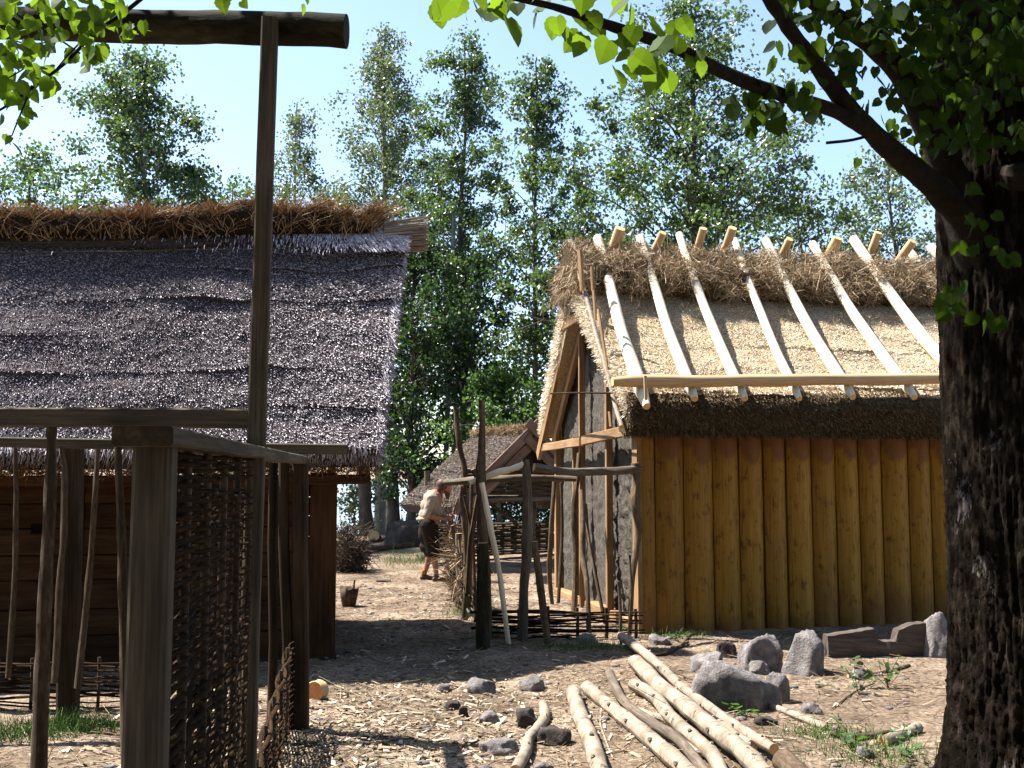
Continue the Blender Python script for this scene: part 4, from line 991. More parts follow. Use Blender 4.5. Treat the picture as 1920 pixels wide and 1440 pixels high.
log([(1192, 1252), (1238, 1300), (1285, 1338), (1345, 1390), (1395, 1430), (1440, 1480)], 30, 'thickest birch log, in the middle of the heap', lift=.04, taper=1.35)
log([(1165, 1203), (1200, 1230), (1238, 1262), (1275, 1300), (1340, 1350), (1400, 1392), (1452, 1424)], 18, 'longest birch log, rightmost, pointing at the corner of the plank wall', lift=.05, taper=1.25)
log([(1188, 1332), (1222, 1344), (1252, 1352), (1285, 1385), (1310, 1420)], 17, 'short thin birch log under the knobbly one', lift=0.0)
log([(1018, 1322), (1022, 1345), (1008, 1368), (990, 1390), (986, 1412), (966, 1450)], 19, 'strongly curved pale log, leftmost of the birch logs', taper=1.3)
log([(1445, 1325), (1480, 1338), (1515, 1352), (1550, 1366)], 15, 'short slim birch log lying right of the stones', group='odd logs near the tree')
log([(1655, 1392), (1690, 1378), (1722, 1366)], 21, 'short pale log end at the foot of the big tree', mat='birch', group='odd logs near the tree')
log([(1560, 1375), (1590, 1383), (1640, 1380), (1665, 1375)], 13, 'dark barked branch lying between the slim log and the tree', mat='stick', group='odd logs near the tree', name='branch')
log([(1350, 1362), (1380, 1385), (1410, 1402)], 26, 'broken bark slab lying right of the longest birch log', mat='birch', group='odd logs near the tree')
log([(1470, 1440), (1530, 1500)], 46, 'cut log end with bright orange sawn face at the bottom edge', mat='stick', end='orange_end', group='odd logs near the tree', lift=.03)
log([(1590, 1268), (1650, 1262), (1705, 1248)], 7, 'thin brown root lying in front of the hewn timber', mat='stick', group='odd logs near the tree', name='root', sides=7)
log([(588, 1300), (600, 1296)], 38, 'short chopped block beside the far pen post', mat='fresh', end='orange_end', group=None, name='wood_block')
log([(580, 1205), (612, 1200)], 12, 'small split billet lying at the foot of the log house wall', mat='fresh', group=None, name='firewood')
log([(190, 1232), (235, 1222)], 12, 'split billet behind the pen at the log house wall', mat='fresh', group=None, name='firewood')
log([(705, 1089), (732, 1089)], 8, 'short plank end on the path left of the man', mat='grey_log', group=None, name='plank', sides=6)
# twigs in front, each a bent stick
for k, (P, wd, lb) in enumerate([([(1128, 1330), (1126, 1358), (1136, 1390), (1150, 1425)], 4, 'thin pale twig between the two left logs'),
                                 ([(1320, 1318), (1365, 1350), (1400, 1375), (1495, 1388)], 5, 'long thin twig below the flat block'),
                                 ([(1190, 1290), (1220, 1276), (1250, 1264), (1300, 1282)], 3, 'thin dark twig bent over the birch logs'),
                                 ([(1277, 1212), (1290, 1195), (1299, 1183)], 5, 'pale pointed stick standing up before the plank wall'),
                                 ([(1195, 1222), (1240, 1228), (1290, 1205)], 6, 'dark branch at the plank wall foot'),
                                 ([(1560, 1330), (1600, 1300), (1640, 1282)], 3, 'thin straw stem right of the stones')]):
    log(P, wd, lb, mat='birch' if k < 2 else 'stick', group='twigs on the ground', name='twig', sides=6, lift=.03 if k == 2 else .005)

# hewn timber with its notch
def hewn():
    a = on_plane(1552, 1232, (0, 9.6, 0), (0, 1, 0)); b = on_plane(1750, 1222, (0, 9.75, 0), (0, 1, 0)); T_ = thing('hewn_timber', 'weathered grey hewn timber with a notch, lying before the plank wall', 'timber', a)
    z0 = gz(a.x, 9.6)
    L = b.x - a.x; V = []; prof = [(0, .20), (.25, .235), (.44, .26), (.46, .15), (.55, .135), (.64, .14), (.655, .235), (.80, .30), (.93, .305), (1, .27)]
    n = 60; m = MB()
    for i in range(n + 1):
        t = i / n; h = np.interp(t, [p[0] for p in prof], [p[1] for p in prof]) + .006 * mnoise.noise(Vector((t * 20, 0, 0)))
        x = a.x + L * t; y = 9.6 + .12 * t
        for (dy, dz) in ((-.02, .0), (-.03, .4), (-.01, .97), (.02, 1), (.13, .97), (.16, .6), (.16, 0)):
            V.append((x, y + dy + .008 * mnoise.noise(Vector((t * 12, dz * 6, 3))), z0 + max(-.02, h * dz + .008 * mnoise.noise(Vector((t * 16, dz * 9, 1))))))
    Fc = []
    for i in range(n):
        for j in range(6): q = i * 7 + j; Fc.append((q, q + 7, q + 8, q + 1))
    Fc += [tuple(range(7)), tuple(reversed([n * 7 + j for j in range(7)]))]
    U = [(v[2] * 1.0 + v[1], v[0]) for v in V]
    raw('timber_body', V, Fc, M['hewn'], T_, uv=U)
hewn()

# broken bark bucket by the log house corner
def bucket():
    c = G(654, 1137); T = thing('bark_bucket', 'small dark broken bucket at the corner of the log house', 'bucket', c)
    m = MB(); n = 18; r0 = .10; V = []; Fc = []
    for lv, (r_, z) in enumerate(((.085, 0), (.11, .12), (.13, .24), (.118, .235), (.08, .03))):
        for j in range(n):
            a = 2 * math.pi * j / n; zz = z + (.03 * mnoise.noise(Vector((math.cos(a) * 2, math.sin(a) * 2, 0))) if lv in (2, 3) else 0)
            V.append((c.x + r_ * math.cos(a), c.y + r_ * math.sin(a), c.z + zz))
    for lv in range(4):
        for j in range(n): Fc.append((lv * n + j, lv * n + (j + 1) % n, (lv + 1) * n + (j + 1) % n, (lv + 1) * n + j))
    Fc.append(tuple(range(4 * n, 5 * n))); m.add(V, Fc, smooth=True); m.build('bucket_body', [M['stick'], M['stick']], T)
    m = MB(); m.tube([c + Vector((.05, 0, .05)), c + Vector((.07, 0, .34))], .012, 6); m.build('handle', [M['stick'], M['stick']], T)
bucket()

# ------------------------------------------------------------------ chips, straw, grass
def ground_pts(n, fn):
    out = []
    while len(out) < n:
        x = random.uniform(-3.2, 5.2); y = 4.9 + (18 - 4.9) * random.random() ** 1.3
        if random.random() < fn(x, y): out.append((x, y, gz(x, y)))
    return np.array(out)
def dens(x, y):
    if x > 1.15 and y > 11.1: return 0
    k = .03 + .97 * math.exp(-((x + .9) / 1.35) ** 2 - ((y - 6.9) / 2.0) ** 2) + .22 * math.exp(-((x + 1.1) / .9) ** 2 - ((y - 12.8) / 2.2) ** 2)
    return k * (.5 + .9 * max(0, mnoise.noise(Vector((x * 1.1, y * 1.1, 5))) + .35))
def chips():
    P = ground_pts(9500, dens); n = len(P); th = rng.uniform(0, 6.28, n); tl = rng.normal(0, .22, (n, 2))
    A = np.stack([np.cos(th), np.sin(th), tl[:, 0]], 1); A /= np.linalg.norm(A, axis=1, keepdims=True)
    B = np.stack([-np.sin(th), np.cos(th), tl[:, 1]], 1); B -= A * (A * B).sum(1, keepdims=True); B /= np.linalg.norm(B, axis=1, keepdims=True); N = np.cross(A, B)
    la = rng.gamma(1.5, .020, n) + .010; lb = np.minimum(la * rng.uniform(.1, .40, n), .03)
    P[:, 2] += rng.random(n) * .018 - .002
    V, Fc = boxes(P, A, B, N, la, lb, rng.uniform(.002, .006, n)); tag(raw('wood_chips', V, Fc, M['chips']), 'pale wood chips strewn over the trodden path', 'wood chips', kind='stuff')
    def d2_(x, y):
        if x > 1.15 and y > 11.1: return 0
        return .35 + .65 * max(0, mnoise.noise(Vector((x * .9, y * .9, 15))) + .2)
    P = ground_pts(9000, d2_); n = len(P); th = rng.uniform(0, 6.28, n)
    A = np.stack([np.cos(th), np.sin(th), rng.normal(.03, .12, n)], 1); A /= np.linalg.norm(A, axis=1, keepdims=True); P[:, 2] += .01
    V, Fc = straws(P, A, rng.gamma(2, .05, n) + .03, rng.uniform(.0015, .004, n), bend=rng.normal(0, .12, (n, 3)) * np.array([1, 1, .2]), seg=2)
    tag(raw('straw_litter', V, Fc, M['twig']), 'thin straw and twig litter on the soil', 'straw', kind='stuff')
chips()
def grass():
    parts = []
    for (px, py, sx, sy, n, h) in ((880, 1150, .25, .5, 380, .09), (1100, 1215, .6, .25, 600, .06), (760, 1055, .5, .9, 350, .16), (60, 1375, .5, .3, 900, .07), (150, 1365, .3, .2, 500, .08), (1260, 1195, .4, .15, 300, .06), (1560, 1380, .35, .2, 300, .06), (1640, 1420, .4, .3, 400, .07), (800, 1050, .2, .4, 300, .14), (1180, 1178, .2, .1, 120, .08), (930, 1190, .25, .3, 250, .06)):
        g = G(px, py); P = np.array(g)[None] + np.stack([rng.normal(0, sx * .5, n), rng.normal(0, sy * .5, n), np.zeros(n)], 1)
        P[:, 2] = [gz(x, y) - .005 for x, y in P[:, :2]]
        dd = np.array([[0, 0, 1.]]) + rng.normal(0, .35, (n, 3)); dd /= np.linalg.norm(dd, axis=1, keepdims=True)
        parts.append(straws(P, dd, rng.uniform(.5, 1.3, n) * h, .0028, bend=rng.normal(0, .4, (n, 3)), seg=2))
    V, Fc = join(parts); tag(raw('grass', V, Fc, M['grass']), 'sparse short green grass tufts on the soil', 'grass', kind='stuff')
grass()

# small leafy seedlings near the tree
LEAF_OUT = [(0, 0), (.10, .30), (.34, .48), (.58, .44), (.80, .24), (.92, .08), (1.06, 0)]
def leaf_mesh(C, A, N, s, jag=True):
    """heart-shaped leaves with a folded midrib; returns V, F tris"""
    V = []; Fc = []
    for c, a, n_, sz in zip(C, A, N, s):
        b = Vector(a).cross(Vector(n_)).normalized(); a = Vector(a); n_ = b.cross(a).normalized(); c = Vector(c); base = len(V)
        cu = random.uniform(-.25, .1); fo = random.uniform(.02, .22)
        rib = [0, .34, .68, 1.06]
        V += [tuple(c + a * sz * x + n_ * sz * cu * x * x) for x in rib]
        for sg in (1, -1):
            st = len(V)
            for (x, y) in ((-.10, .22), (.06, .42), (.18, .44), (.30, .52), (.42, .46), (.56, .44), (.66, .34), (.82, .24), (.94, .08)):
                V.append(tuple(c + a * sz * x + b * sz * y * sg + n_ * sz * (cu * x * x + fo * y)))
            o = [(base, st, st + 1), (base, st + 1, st + 2), (base, st + 2, base + 1), (base + 1, st + 2, st + 3), (base + 1, st + 3, st + 4), (base + 1, st + 4, st + 5), (base + 1, st + 5, base + 2), (base + 2, st + 5, st + 6), (base + 2, st + 6, st + 7), (base + 2, st + 7, base + 3), (st + 7, st + 8, base + 3)]
            if sg < 0: o = [(x, z, y) for x, y, z in o]
            Fc += o
    return V, Fc
def seedling(px, py, h, n, label, spread=.12, ls=.035):
    g = G(px, py); T = thing('seedling', label, 'plant', g, 'leafy seedlings by the big tree')
    m = MB(); C = []; A = []; N = []; S = []
    for k in range(max(2, n // 4)):
        tp = g + Vector((random.gauss(0, spread), random.gauss(0, spread), h * random.uniform(.6, 1))); P = smoothpath([g, g.lerp(tp, .5) + Vector((random.gauss(0, .02), 0, .02)), tp], 4)
        m.tube([Vector(p) for p in P], .0022, 5, caps=False)
        for q in range(4):
            p = Vector(P[min(len(P) - 1, 2 + q * 2)]); a = Vector((random.gauss(0, 1), random.gauss(0, 1), random.gauss(0, .4))).normalized(); C.append(p); A.append(a); N.append(Vector((random.gauss(0, .4), random.gauss(0, .4), 1)).normalized()); S.append(ls * random.uniform(.7, 1.3))
    m.build('stem', [M['rod'], M['rod']], T); V, Fc = leaf_mesh(C, A, N, S); raw('leaves', V, Fc, M['light_leaf'], T)
seedling(1665, 1290, .30, 28, 'tallest leafy seedling, just left of the big trunk', .13, .05)
seedling(1610, 1300, .24, 14, 'upright seedling with few leaves in front of the hewn timber', .08, .045)
seedling(1400, 1340, .07, 12, 'small bright seedling in front of the round stone', .1, .05)
seedling(1600, 1395, .09, 30, 'spreading low seedling beside the dark branch', .22, .04)
seedling(1345, 1395, .06, 10, 'low seedling growing among the birch log ends', .1, .045)
seedling(1240, 1420, .08, 8, 'tiny seedling beside the straight birch log at the bottom', .05, .035)
seedling(1690, 1420, .16, 26, 'bushy seedling against the tree roots at the bottom', .16, .04)
seedling(1760, 1170, .25, 12, 'thin yellowish sprig above the pale slab', .16, .035)
seedling(1275, 1205, .06, 10, 'low seedling at the foot of the orange planks', .1, .035)
seedling(1530, 1290, .05, 10, 'tiny seedling on the soil right of the tallest boulder', .12, .035)

# ------------------------------------------------------------------ BIG TREE at right
def big_tree():
    base = Vector((2.57, 5.0, 0)); T = thing('big_tree', 'huge dark rough barked tree at the right edge with leafy overhanging limbs', 'tree', base)
    nz, na = 330, 300; V = []; U = []
    for i in range(nz + 1):
        z = -.15 + 4.9 * i / nz
        r0 = .36 + .30 * math.exp(-max(0, z) / .22) + .02 * math.exp(-z)
        cx = base.x - .02 * z + (.0 if z < 2.2 else .03 * (z - 2.2)); cy = base.y
        for j in range(na):
            a = 2 * math.pi * j / na; ca, sa = math.cos(a), math.sin(a)
            q = Vector((ca * 2.6, sa * 2.6, z * 1.1))
            rid = mnoise.noise(Vector((ca * 11, sa * 11, z * 2.0))); rid2 = mnoise.noise(Vector((ca * 26, sa * 26, z * 9))); rid3 = mnoise.noise(Vector((ca * 60, sa * 60, z * 34)))
            low = 1.25 - .5 * sstep(.5, 2.2, z)
            r_ = r0 * (1 + .10 * mnoise.noise(q * .6) + .28 * math.exp(-max(0, z) / .35) * mnoise.noise(Vector((ca * 1.7, sa * 1.7, 2)))) + low * (.016 * (1 - abs(rid) * 2.4) + .014 * (1 - abs(rid2) * 2) + .008 * rid3)
            V.append((cx + r_ * ca, cy + r_ * sa, z))
    Fc = []
    i = np.arange(nz)[:, None] * na; j = np.arange(na)[None]; a_ = (i + j).ravel(); b_ = (i + (j + 1) % na).ravel()
    raw('trunk', V, np.stack([a_, b_, b_ + na, a_ + na], 1), M['trunk'], T, smooth=True)
    def limb(pts, name='limb', sub=7, **k):
        P = [list(at(x, y, Y)) + [wd / 2 / F * Y] for x, y, Y, wd in pts]; S = smoothpath(P, sub)
        m = MB(); m.tube([Vector(s[:3]) for s in S], [float(s[3]) * (1 + .09 * mnoise.noise(Vector((q * .5, pts[0][0], 0)))) for q, s in enumerate(S)], 12, wob=.16, seed=pts[0][0] % 31)
        return m.build(name, [M['branch'], M['branch']], T), S
    A, SA = limb([(1930, 560, 5.0, 110), (1840, 440, 4.9, 66), (1750, 350, 4.6, 48), (1680, 290, 4.3, 42), (1600, 212, 4.0, 36), (1530, 120, 3.8, 31), (1470, 40, 3.6, 27), (1420, -40, 3.4, 26), (1370, -150, 3.2, 20)])
    B, SB = limb([(1622, 240, 4.05, 30), (1560, 206, 3.9, 27), (1480, 182, 3.7, 26), (1370, 142, 3.4, 26), (1270, 92, 3.15, 24), (1150, 50, 2.95, 20), (1050, 16, 2.8, 15), (950, -8, 2.7, 12), (850, -30, 2.6, 8)])
    C, SC_ = limb([(1930, 640, 5.0, 150), (1850, 500, 4.9, 110), (1785, 340, 4.8, 66), (1720, 190, 4.7, 52), (1665, 110, 4.5, 44), (1580, 40, 4.3, 36), (1480, -30, 4.1, 28), (1380, -120, 4.0, 20)])
    D, SD = limb([(1900, 420, 4.9, 160), (1880, 200, 4.9, 150), (1850, 0, 4.9, 140), (1820, -250, 4.9, 110)])
    E_, SE = limb([(1960, 200, 4.8, 90), (1860, 60, 4.4, 44), (1780, -30, 4.1, 34), (1700, -120, 3.9, 20)])
    limb([(1642, 250, 4.1, 7), (1600, 262, 4.1, 6), (1549, 268, 4.1, 6)], 'dead_twig', 4)
    limb([(1900, 330, 4.7, 60), (1930, 330, 4.6, 50), (2010, 300, 4.4, 40)], 'limb')
    # leaves: clusters (px, py, Y, spread px, count)
    cl = [(1100, 45, 2.85, 32, 10), (1180, 20, 2.9, 48, 12), (1215, 112, 2.95, 40, 12), (1260, 60, 3.0, 30, 8), (1175, 60, 2.9, 30, 6), (1300, 100, 3.1, 22, 5), (1235, 130, 3.0, 30, 6), (1010, 35, 2.75, 24, 6), (935, 12, 2.7, 22, 7), (880, 8, 2.65, 22, 7), (820, 2, 2.6, 18, 4), (960, -5, 2.7, 50, 10), (1070, 0, 2.8, 40, 8),
          (1440, 205, 3.5, 45, 16), (1400, 180, 3.45, 30, 8), (1480, 100, 3.5, 30, 5), (1455, 75, 3.5, 14, 2), (1500, 160, 3.6, 30, 8), (1550, 95, 3.8, 40, 12), (1600, 130, 4.0, 40, 14), (1640, 60, 4.2, 50, 22), (1560, 30, 4.0, 40, 12), (1700, 110, 4.3, 50, 22), (1660, 170, 4.3, 30, 8), (1720, 30, 4.2, 60, 26), (1790, 120, 4.4, 60, 26), (1770, 210, 4.4, 40, 12), (1850, 60, 4.2, 70, 34), (1860, 180, 4.3, 60, 22), (1740, 260, 4.4, 24, 5), (1690, 235, 4.3, 16, 3),
          (1560, -10, 3.9, 60, 14), (1800, -10, 4.2, 90, 30), (1900, 110, 4.3, 60, 20), (1910, 250, 4.4, 40, 12),
          (1795, 540, 4.35, 22, 9), (1780, 570, 4.3, 16, 6), (1830, 350, 4.4, 24, 5), (1890, 470, 4.5, 26, 6), (1850, 600, 4.5, 24, 5), (1815, 460, 4.5, 20, 4), (1840, 410, 4.45, 30, 6), (1620, 200, 4.0, 16, 3), (1515, 200, 3.7, 22, 5),
          (1500, 0, 3.7, 40, 8), (1660, 10, 4.1, 60, 24), (1760, 70, 4.2, 60, 30), (1830, 260, 4.4, 40, 16), (1800, 150, 4.3, 60, 28), (1900, 20, 4.2, 70, 30), (1740, 160, 4.35, 40, 18)]
    cl += [(1720 + 40 * random.random() + 45 * (k % 5), 10 + 90 * (k // 5) + 40 * random.random(), 4.9 + .5 * random.random(), 60, 17) for k in range(20)]
    CA = ([], [], [], []); CB = ([], [], [], []); m = MB()
    for (px, py, Y, sp, n) in cl:
        anchor = at(px, py - sp * .8, Y)
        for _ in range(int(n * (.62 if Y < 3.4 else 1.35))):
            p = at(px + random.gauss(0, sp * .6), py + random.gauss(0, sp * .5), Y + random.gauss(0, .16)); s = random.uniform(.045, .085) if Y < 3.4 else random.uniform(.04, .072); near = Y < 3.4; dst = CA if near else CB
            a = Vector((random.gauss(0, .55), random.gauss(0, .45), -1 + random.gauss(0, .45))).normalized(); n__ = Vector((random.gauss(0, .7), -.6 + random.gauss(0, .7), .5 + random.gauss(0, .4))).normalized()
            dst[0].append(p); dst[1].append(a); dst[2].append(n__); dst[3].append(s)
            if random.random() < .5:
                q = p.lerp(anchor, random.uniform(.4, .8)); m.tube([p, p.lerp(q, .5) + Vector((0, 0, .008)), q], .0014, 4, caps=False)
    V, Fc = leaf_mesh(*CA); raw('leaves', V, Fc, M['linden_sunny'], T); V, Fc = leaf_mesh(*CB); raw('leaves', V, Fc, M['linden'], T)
    # unseen crown leaves added above the view: keep sky and sun off the tree
    n = 9000; c_ = np.array([[-3.5, 1.5, 8.4], [-1, 0, 8.0], [1.5, 2.2, 7.4], [3.0, .5, 7.0], [-5.5, -1.5, 7.6], [1, -2.5, 6.6], [4.5, -2, 6.0], [-3, -4, 6.2]])[rng.integers(0, 8, n)]
    V, Fc = leaves(c_ + rng.normal(0, 1, (n, 3)) * np.array([[1.5, 1.2, .6]]), .22); raw('crown', V, Fc, M['linden'], T)
    n = 2200; P = np.array([[.9, 5.0, 6.3]]) + rng.normal(0, 1, (n, 3)) * np.array([[1.1, .6, .35]])  # unseen cluster added to shade the limb leaves from the sun
    V, Fc = leaves(P, .13); raw('crown', V, Fc, M['linden'], T)
    n = 2600; P = np.array([[3.3, 4.6, 6.2]]) + rng.normal(0, 1, (n, 3)) * np.array([[1.1, 1.0, .75]])
    V, Fc = leaves(P, .12); raw('crown', V, Fc, M['linden'], T)
big_tree()

def hanging_branch():
    T = thing('overhanging_branch', 'leafy linden branch hanging into the sky at the upper left corner', 'branch', at(150, -100, 3.2))
    Cc = []; A_ = []; N_ = []; S_ = []
    tw = [[(330, -60, 3.0), (250, 10, 3.0), (180, 60, 3.05), (120, 120, 3.1), (60, 165, 3.1), (10, 200, 3.1), (-60, 240, 3.1)],
          [(180, 55, 3.05), (140, 90, 3.0), (105, 130, 3.0)], [(150, 100, 3.1), (90, 60, 3.1), (20, 20, 3.1), (-40, 0, 3.1)],
          [(60, 160, 3.1), (40, 210, 3.1), (22, 255, 3.1)], [(-30, 50, 3.3), (40, 80, 3.2), (110, 78, 3.2)], [(-60, 130, 3.2), (0, 150, 3.2), (60, 120, 3.2)],
          [(120, -40, 3.0), (180, -5, 3.0), (230, 15, 3.0)]]
    for k, pts in enumerate(tw):
        P = [list(at(x, y, Y)) + [(.007 if k == 0 else .0035) * (1 - .6 * i / len(pts))] for i, (x, y, Y) in enumerate(pts)]; S = smoothpath(P, 5)
        m = MB(); m.tube([Vector(s[:3]) for s in S], [float(s[3]) for s in S], 6, seed=k); m.build('twig', [M['branch'], M['branch']], T)
    cl = [(220, 25, 34, 18), (250, 55, 24, 10), (160, 40, 30, 14), (170, 95, 26, 12), (100, 60, 34, 18), (60, 95, 30, 16), (30, 40, 34, 18), (15, 115, 30, 16), (60, 150, 24, 12), (95, 155, 16, 5), (30, 170, 26, 12), (0, 200, 24, 8), (45, 215, 14, 5), (20, 262, 12, 4), (80, 10, 40, 18), (140, -5, 40, 12), (200, -10, 40, 12), (10, 0, 30, 12), (570, 0, 10, 2), (430, -6, 14, 3), (470, -4, 16, 3)]
    for (px, py, sp, n) in cl:
        for _ in range(n):
            p = at(px + random.gauss(0, sp * .6), py + random.gauss(0, sp * .55), 3.05 + random.gauss(0, .15)); s = random.uniform(.028, .055)
            Cc.append(p); S_.append(s); A_.append(Vector((random.gauss(0, .6), random.gauss(0, .5), -1 + random.gauss(0, .5))).normalized()); N_.append(Vector((random.gauss(0, .7), -.6 + random.gauss(0, .7), .5 + random.gauss(0, .4))).normalized())
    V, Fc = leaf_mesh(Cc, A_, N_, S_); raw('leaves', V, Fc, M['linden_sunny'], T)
    n = 2400; P = np.array([[-3.7, 4.3, 5.3]]) + rng.normal(0, 1, (n, 3)) * np.array([[.75, .8, .45]])  # unseen leaf cluster added to shade the pen and its wicker
    V, Fc = leaves(P, .12); raw('crown', V, Fc, M['linden'], T)
hanging_branch()
def leaf_screen_behind():  # half ring of leaves added out of view to darken the shade
    n = 26000; a = rng.uniform(math.pi * .98, math.pi * 2.02, n); r_ = rng.uniform(13, 17, n)
    P = np.stack([np.cos(a) * r_, np.sin(a) * r_, rng.uniform(.3, 13, n)], 1)
    V, Fc = leaves(P, rng.uniform(.3, .6, n)); tag(raw('leaf_screen', V, Fc, M['alder']), 'unseen ring of dark leaves added behind the viewpoint to block sky light', 'leaf_screen', kind='stuff')
leaf_screen_behind()

# ------------------------------------------------------------------ background trees
def bgtree(name, label, px, Y, top, prof, nleaf, leaf='aspen', bark='bg_bark', size=(.10, .16), tr=.14, lean=0.0, fmin=.2, nlimb=34, sig=.28, droop=0.0, group='trees beyond the houses', up=.55, cat='tree', asym=0.0):
    """prof: list of (height fraction, radius m)"""
    x0 = (px - 960) / F * Y; z0 = gz(x0, Y) - .1; Ht = (at(px, top, Y).z - z0) * 1.03
    T = thing(name, label, cat, (x0, Y, z0), group); b = np.array([x0, Y, z0])
    tp = [b + np.array([lean * (k / 10) * Ht + .10 * mnoise.noise(Vector((k * .4, px, 0))) * k / 3, .08 * mnoise.noise(Vector((k * .4, px, 9))) * k / 3, Ht * .95 * k / 10]) for k in range(11)]
    m = MB(); m.tube([Vector(p) for p in tp], [tr * (1 - .93 * (k / 10) ** .9) + .012 for k in range(11)], 9, wob=.12, seed=px); m.build('trunk', [M[bark], M[bark]], T)
    tpa = np.array(tp); fz = np.linspace(0, 1, 11); pf = np.array(prof)
    def tpos(f): return np.array([np.interp(f, fz, tpa[:, k]) for k in range(3)])
    m = MB(); pts = []; wts = []
    rl = np.random.default_rng(int(px) + 5)
    for i in range(nlimb):
        f = fmin + (1 - fmin) * ((i + rl.random()) / nlimb) * .97
        r_ = float(np.interp(f, pf[:, 0], pf[:, 1])) * 1.25 * rl.uniform(.45, 1.25)
        az = i * 2.399 + rl.normal(0, .3); dr = np.array([math.cos(az) * (1 + asym * (1 if math.cos(az) > 0 else -1)), math.sin(az), 0])
        s = tpos(f * .96 - min(.12, r_ / Ht * .3)); e = tpos(f) + dr * r_ + np.array([0, 0, r_ * up * .5 - droop * r_ * .4])
        mid = (s + e) / 2 + np.array([0, 0, r_ * .10 + droop * .25 * r_]) + rl.normal(0, .07, 3)
        S = smoothpath([s, mid, e], 4); m.tube([Vector(q) for q in S], [max(.008, tr * .30 * (1 - f) + .012) * (1 - .75 * k / 8) for k in range(9)], 5, caps=False)
        nc = max(3, int(r_ * 4.2))
        for k in range(nc):
            t = rl.uniform(.22, 1.05) ** .75; q = S[min(8, int(t * 8))]; c = np.array(q) + rl.normal(0, .20 + .16 * r_, 3) * np.array([1, 1, .7])
            pts.append(c); wts.append(rl.uniform(.2, 1.5))
            if rl.random() < .35: m.tube([Vector(q), Vector((np.array(q) + c) / 2) + Vector((0, 0, .05)), Vector(c)], .008, 4, caps=False)
    for i in range(10): pts.append(tpos(.86 + .15 * i / 9) + rl.normal(0, .13, 3)); wts.append(.55)
    m.build('limbs', [M[bark], M[bark]], T)
    pts = np.array(pts); wts = np.array(wts); nleaf = int(nleaf * (.8 if leaf == 'alder' else 1.55)); ci = rng.choice(len(pts), nleaf, p=wts / wts.sum())
    sg = sig * .88 * rng.uniform(.5, 1.25, len(pts))[ci][:, None]
    P = pts[ci] + rng.normal(0, 1, (nleaf, 3)) * sg * np.array([1, 1, .75])
    if droop: P[:, 2] -= rng.gamma(1.5, .22, nleaf) * droop; 
    V, Fc = leaves(P, rng.uniform(size[0], size[1], nleaf), ratio=.8); raw('crown', V, Fc, M[leaf], T)
    return T
bgtree('aspen_tree', 'bushy tree at the far left behind the rust coloured ridge', 40, 27, 262, [(0, .5), (.4, 2.1), (.7, 1.9), (.92, 1.0), (1, .3)], 13000, size=(.08, .13), tr=.12, sig=.26, nlimb=36)
bgtree('aspen_tree', 'round crowned pale stemmed tree standing alone left of the tall squared post', 252, 25, 88, [(0, .8), (.42, 1.3), (.62, 1.95), (.78, 1.45), (.86, 1.0), (1, .25)], 18000, size=(.075, .125), tr=.14, bark='pale_bark', fmin=.4, nlimb=44, sig=.23)
bgtree('rowan_tree', 'light green feathery small tree showing just above the ridge grass', 425, 30, 330, [(0, .8), (.5, 1.5), (.85, 1.2), (1, .2)], 6000, 'light_leaf', size=(.08, .13), tr=.08, sig=.25)
bgtree('birch_tree', 'tallest drooping birch with grey green leaves right of the squared post', 715, 30, 28, [(0, 1.), (.3, 1.7), (.55, 2.1), (.72, 1.6), (.88, 1.15), (1, .3)], 25000, 'birch_leaf', 'pale_bark', size=(.07, .12), tr=.18, droop=.9, fmin=.25, nlimb=56, sig=.2)
bgtree('birch_tree', 'lower drooping birch partly hidden by the tall squared post', 545, 31, 175, [(0, .8), (.45, 1.1), (.72, 1.15), (.9, .7), (1, .2)], 8500, 'birch_leaf', 'pale_bark', size=(.07, .12), tr=.1, droop=1.0, fmin=.35, nlimb=30, sig=.2)
bgtree('aspen_tree', 'slender tall tree just right of the drooping birch', 868, 27, 55, [(0, .8), (.3, 1.15), (.6, 1.15), (.8, .8), (.92, .5), (1, .12)], 15000, size=(.075, .12), tr=.12, bark='bg_bark', fmin=.3, nlimb=50, sig=.2)
bgtree('aspen_tree', 'thin straight tree with sparse crown in the gap between the roofs', 1000, 24, 95, [(0, .2), (.35, .35), (.5, .8), (.7, .85), (.85, .7), (.95, .4), (1, .1)], 8500, size=(.07, .11), tr=.075, fmin=.38, nlimb=40, sig=.17, lean=.006)
bgtree('aspen_tree', 'small thin crowned tree behind the left end of the pale ridge straw', 1095, 27, 290, [(0, .6), (.5, .9), (.8, .75), (1, .15)], 5200, size=(.08, .12), tr=.06, nlimb=26, sig=.2)
bgtree('aspen_tree', 'broadest dark tree, rising behind the middle of the pale thatched roof', 1308, 22, -25, [(0, 1.5), (.36, 2.9), (.5, 2.6), (.66, 1.9), (.82, 1.3), (.93, .85), (1, .3)], 30000, 'aspen', 'bg_bark', size=(.07, .115), tr=.16, fmin=.30, nlimb=64, sig=.22)
bgtree('aspen_tree', 'pale green loose tree behind the right end of the pale roof', 1690, 30, 250, [(0, 1.2), (.4, 1.9), (.7, 1.7), (.9, .9), (1, .2)], 12500, 'birch_leaf', 'bg_bark', size=(.08, .13), tr=.12, nlimb=40, sig=.24)
bgtree('aspen_tree', 'tree glimpsed right of the big trunk at the right edge', 1985, 26, 60, [(0, 1.2), (.4, 1.9), (.7, 1.7), (.9, .9), (1, .2)], 10000, 'birch_leaf', 'bg_bark', size=(.08, .13), tr=.12, nlimb=40, sig=.24)
bgtree('aspen_tree', 'twiggy low tree between the broad dark tree and the pale one', 1520, 27, 330, [(0, .8), (.5, 1.7), (.8, 1.4), (1, .3)], 7500, 'aspen', 'bg_bark', size=(.08, .12), tr=.1, nlimb=30, sig=.22)
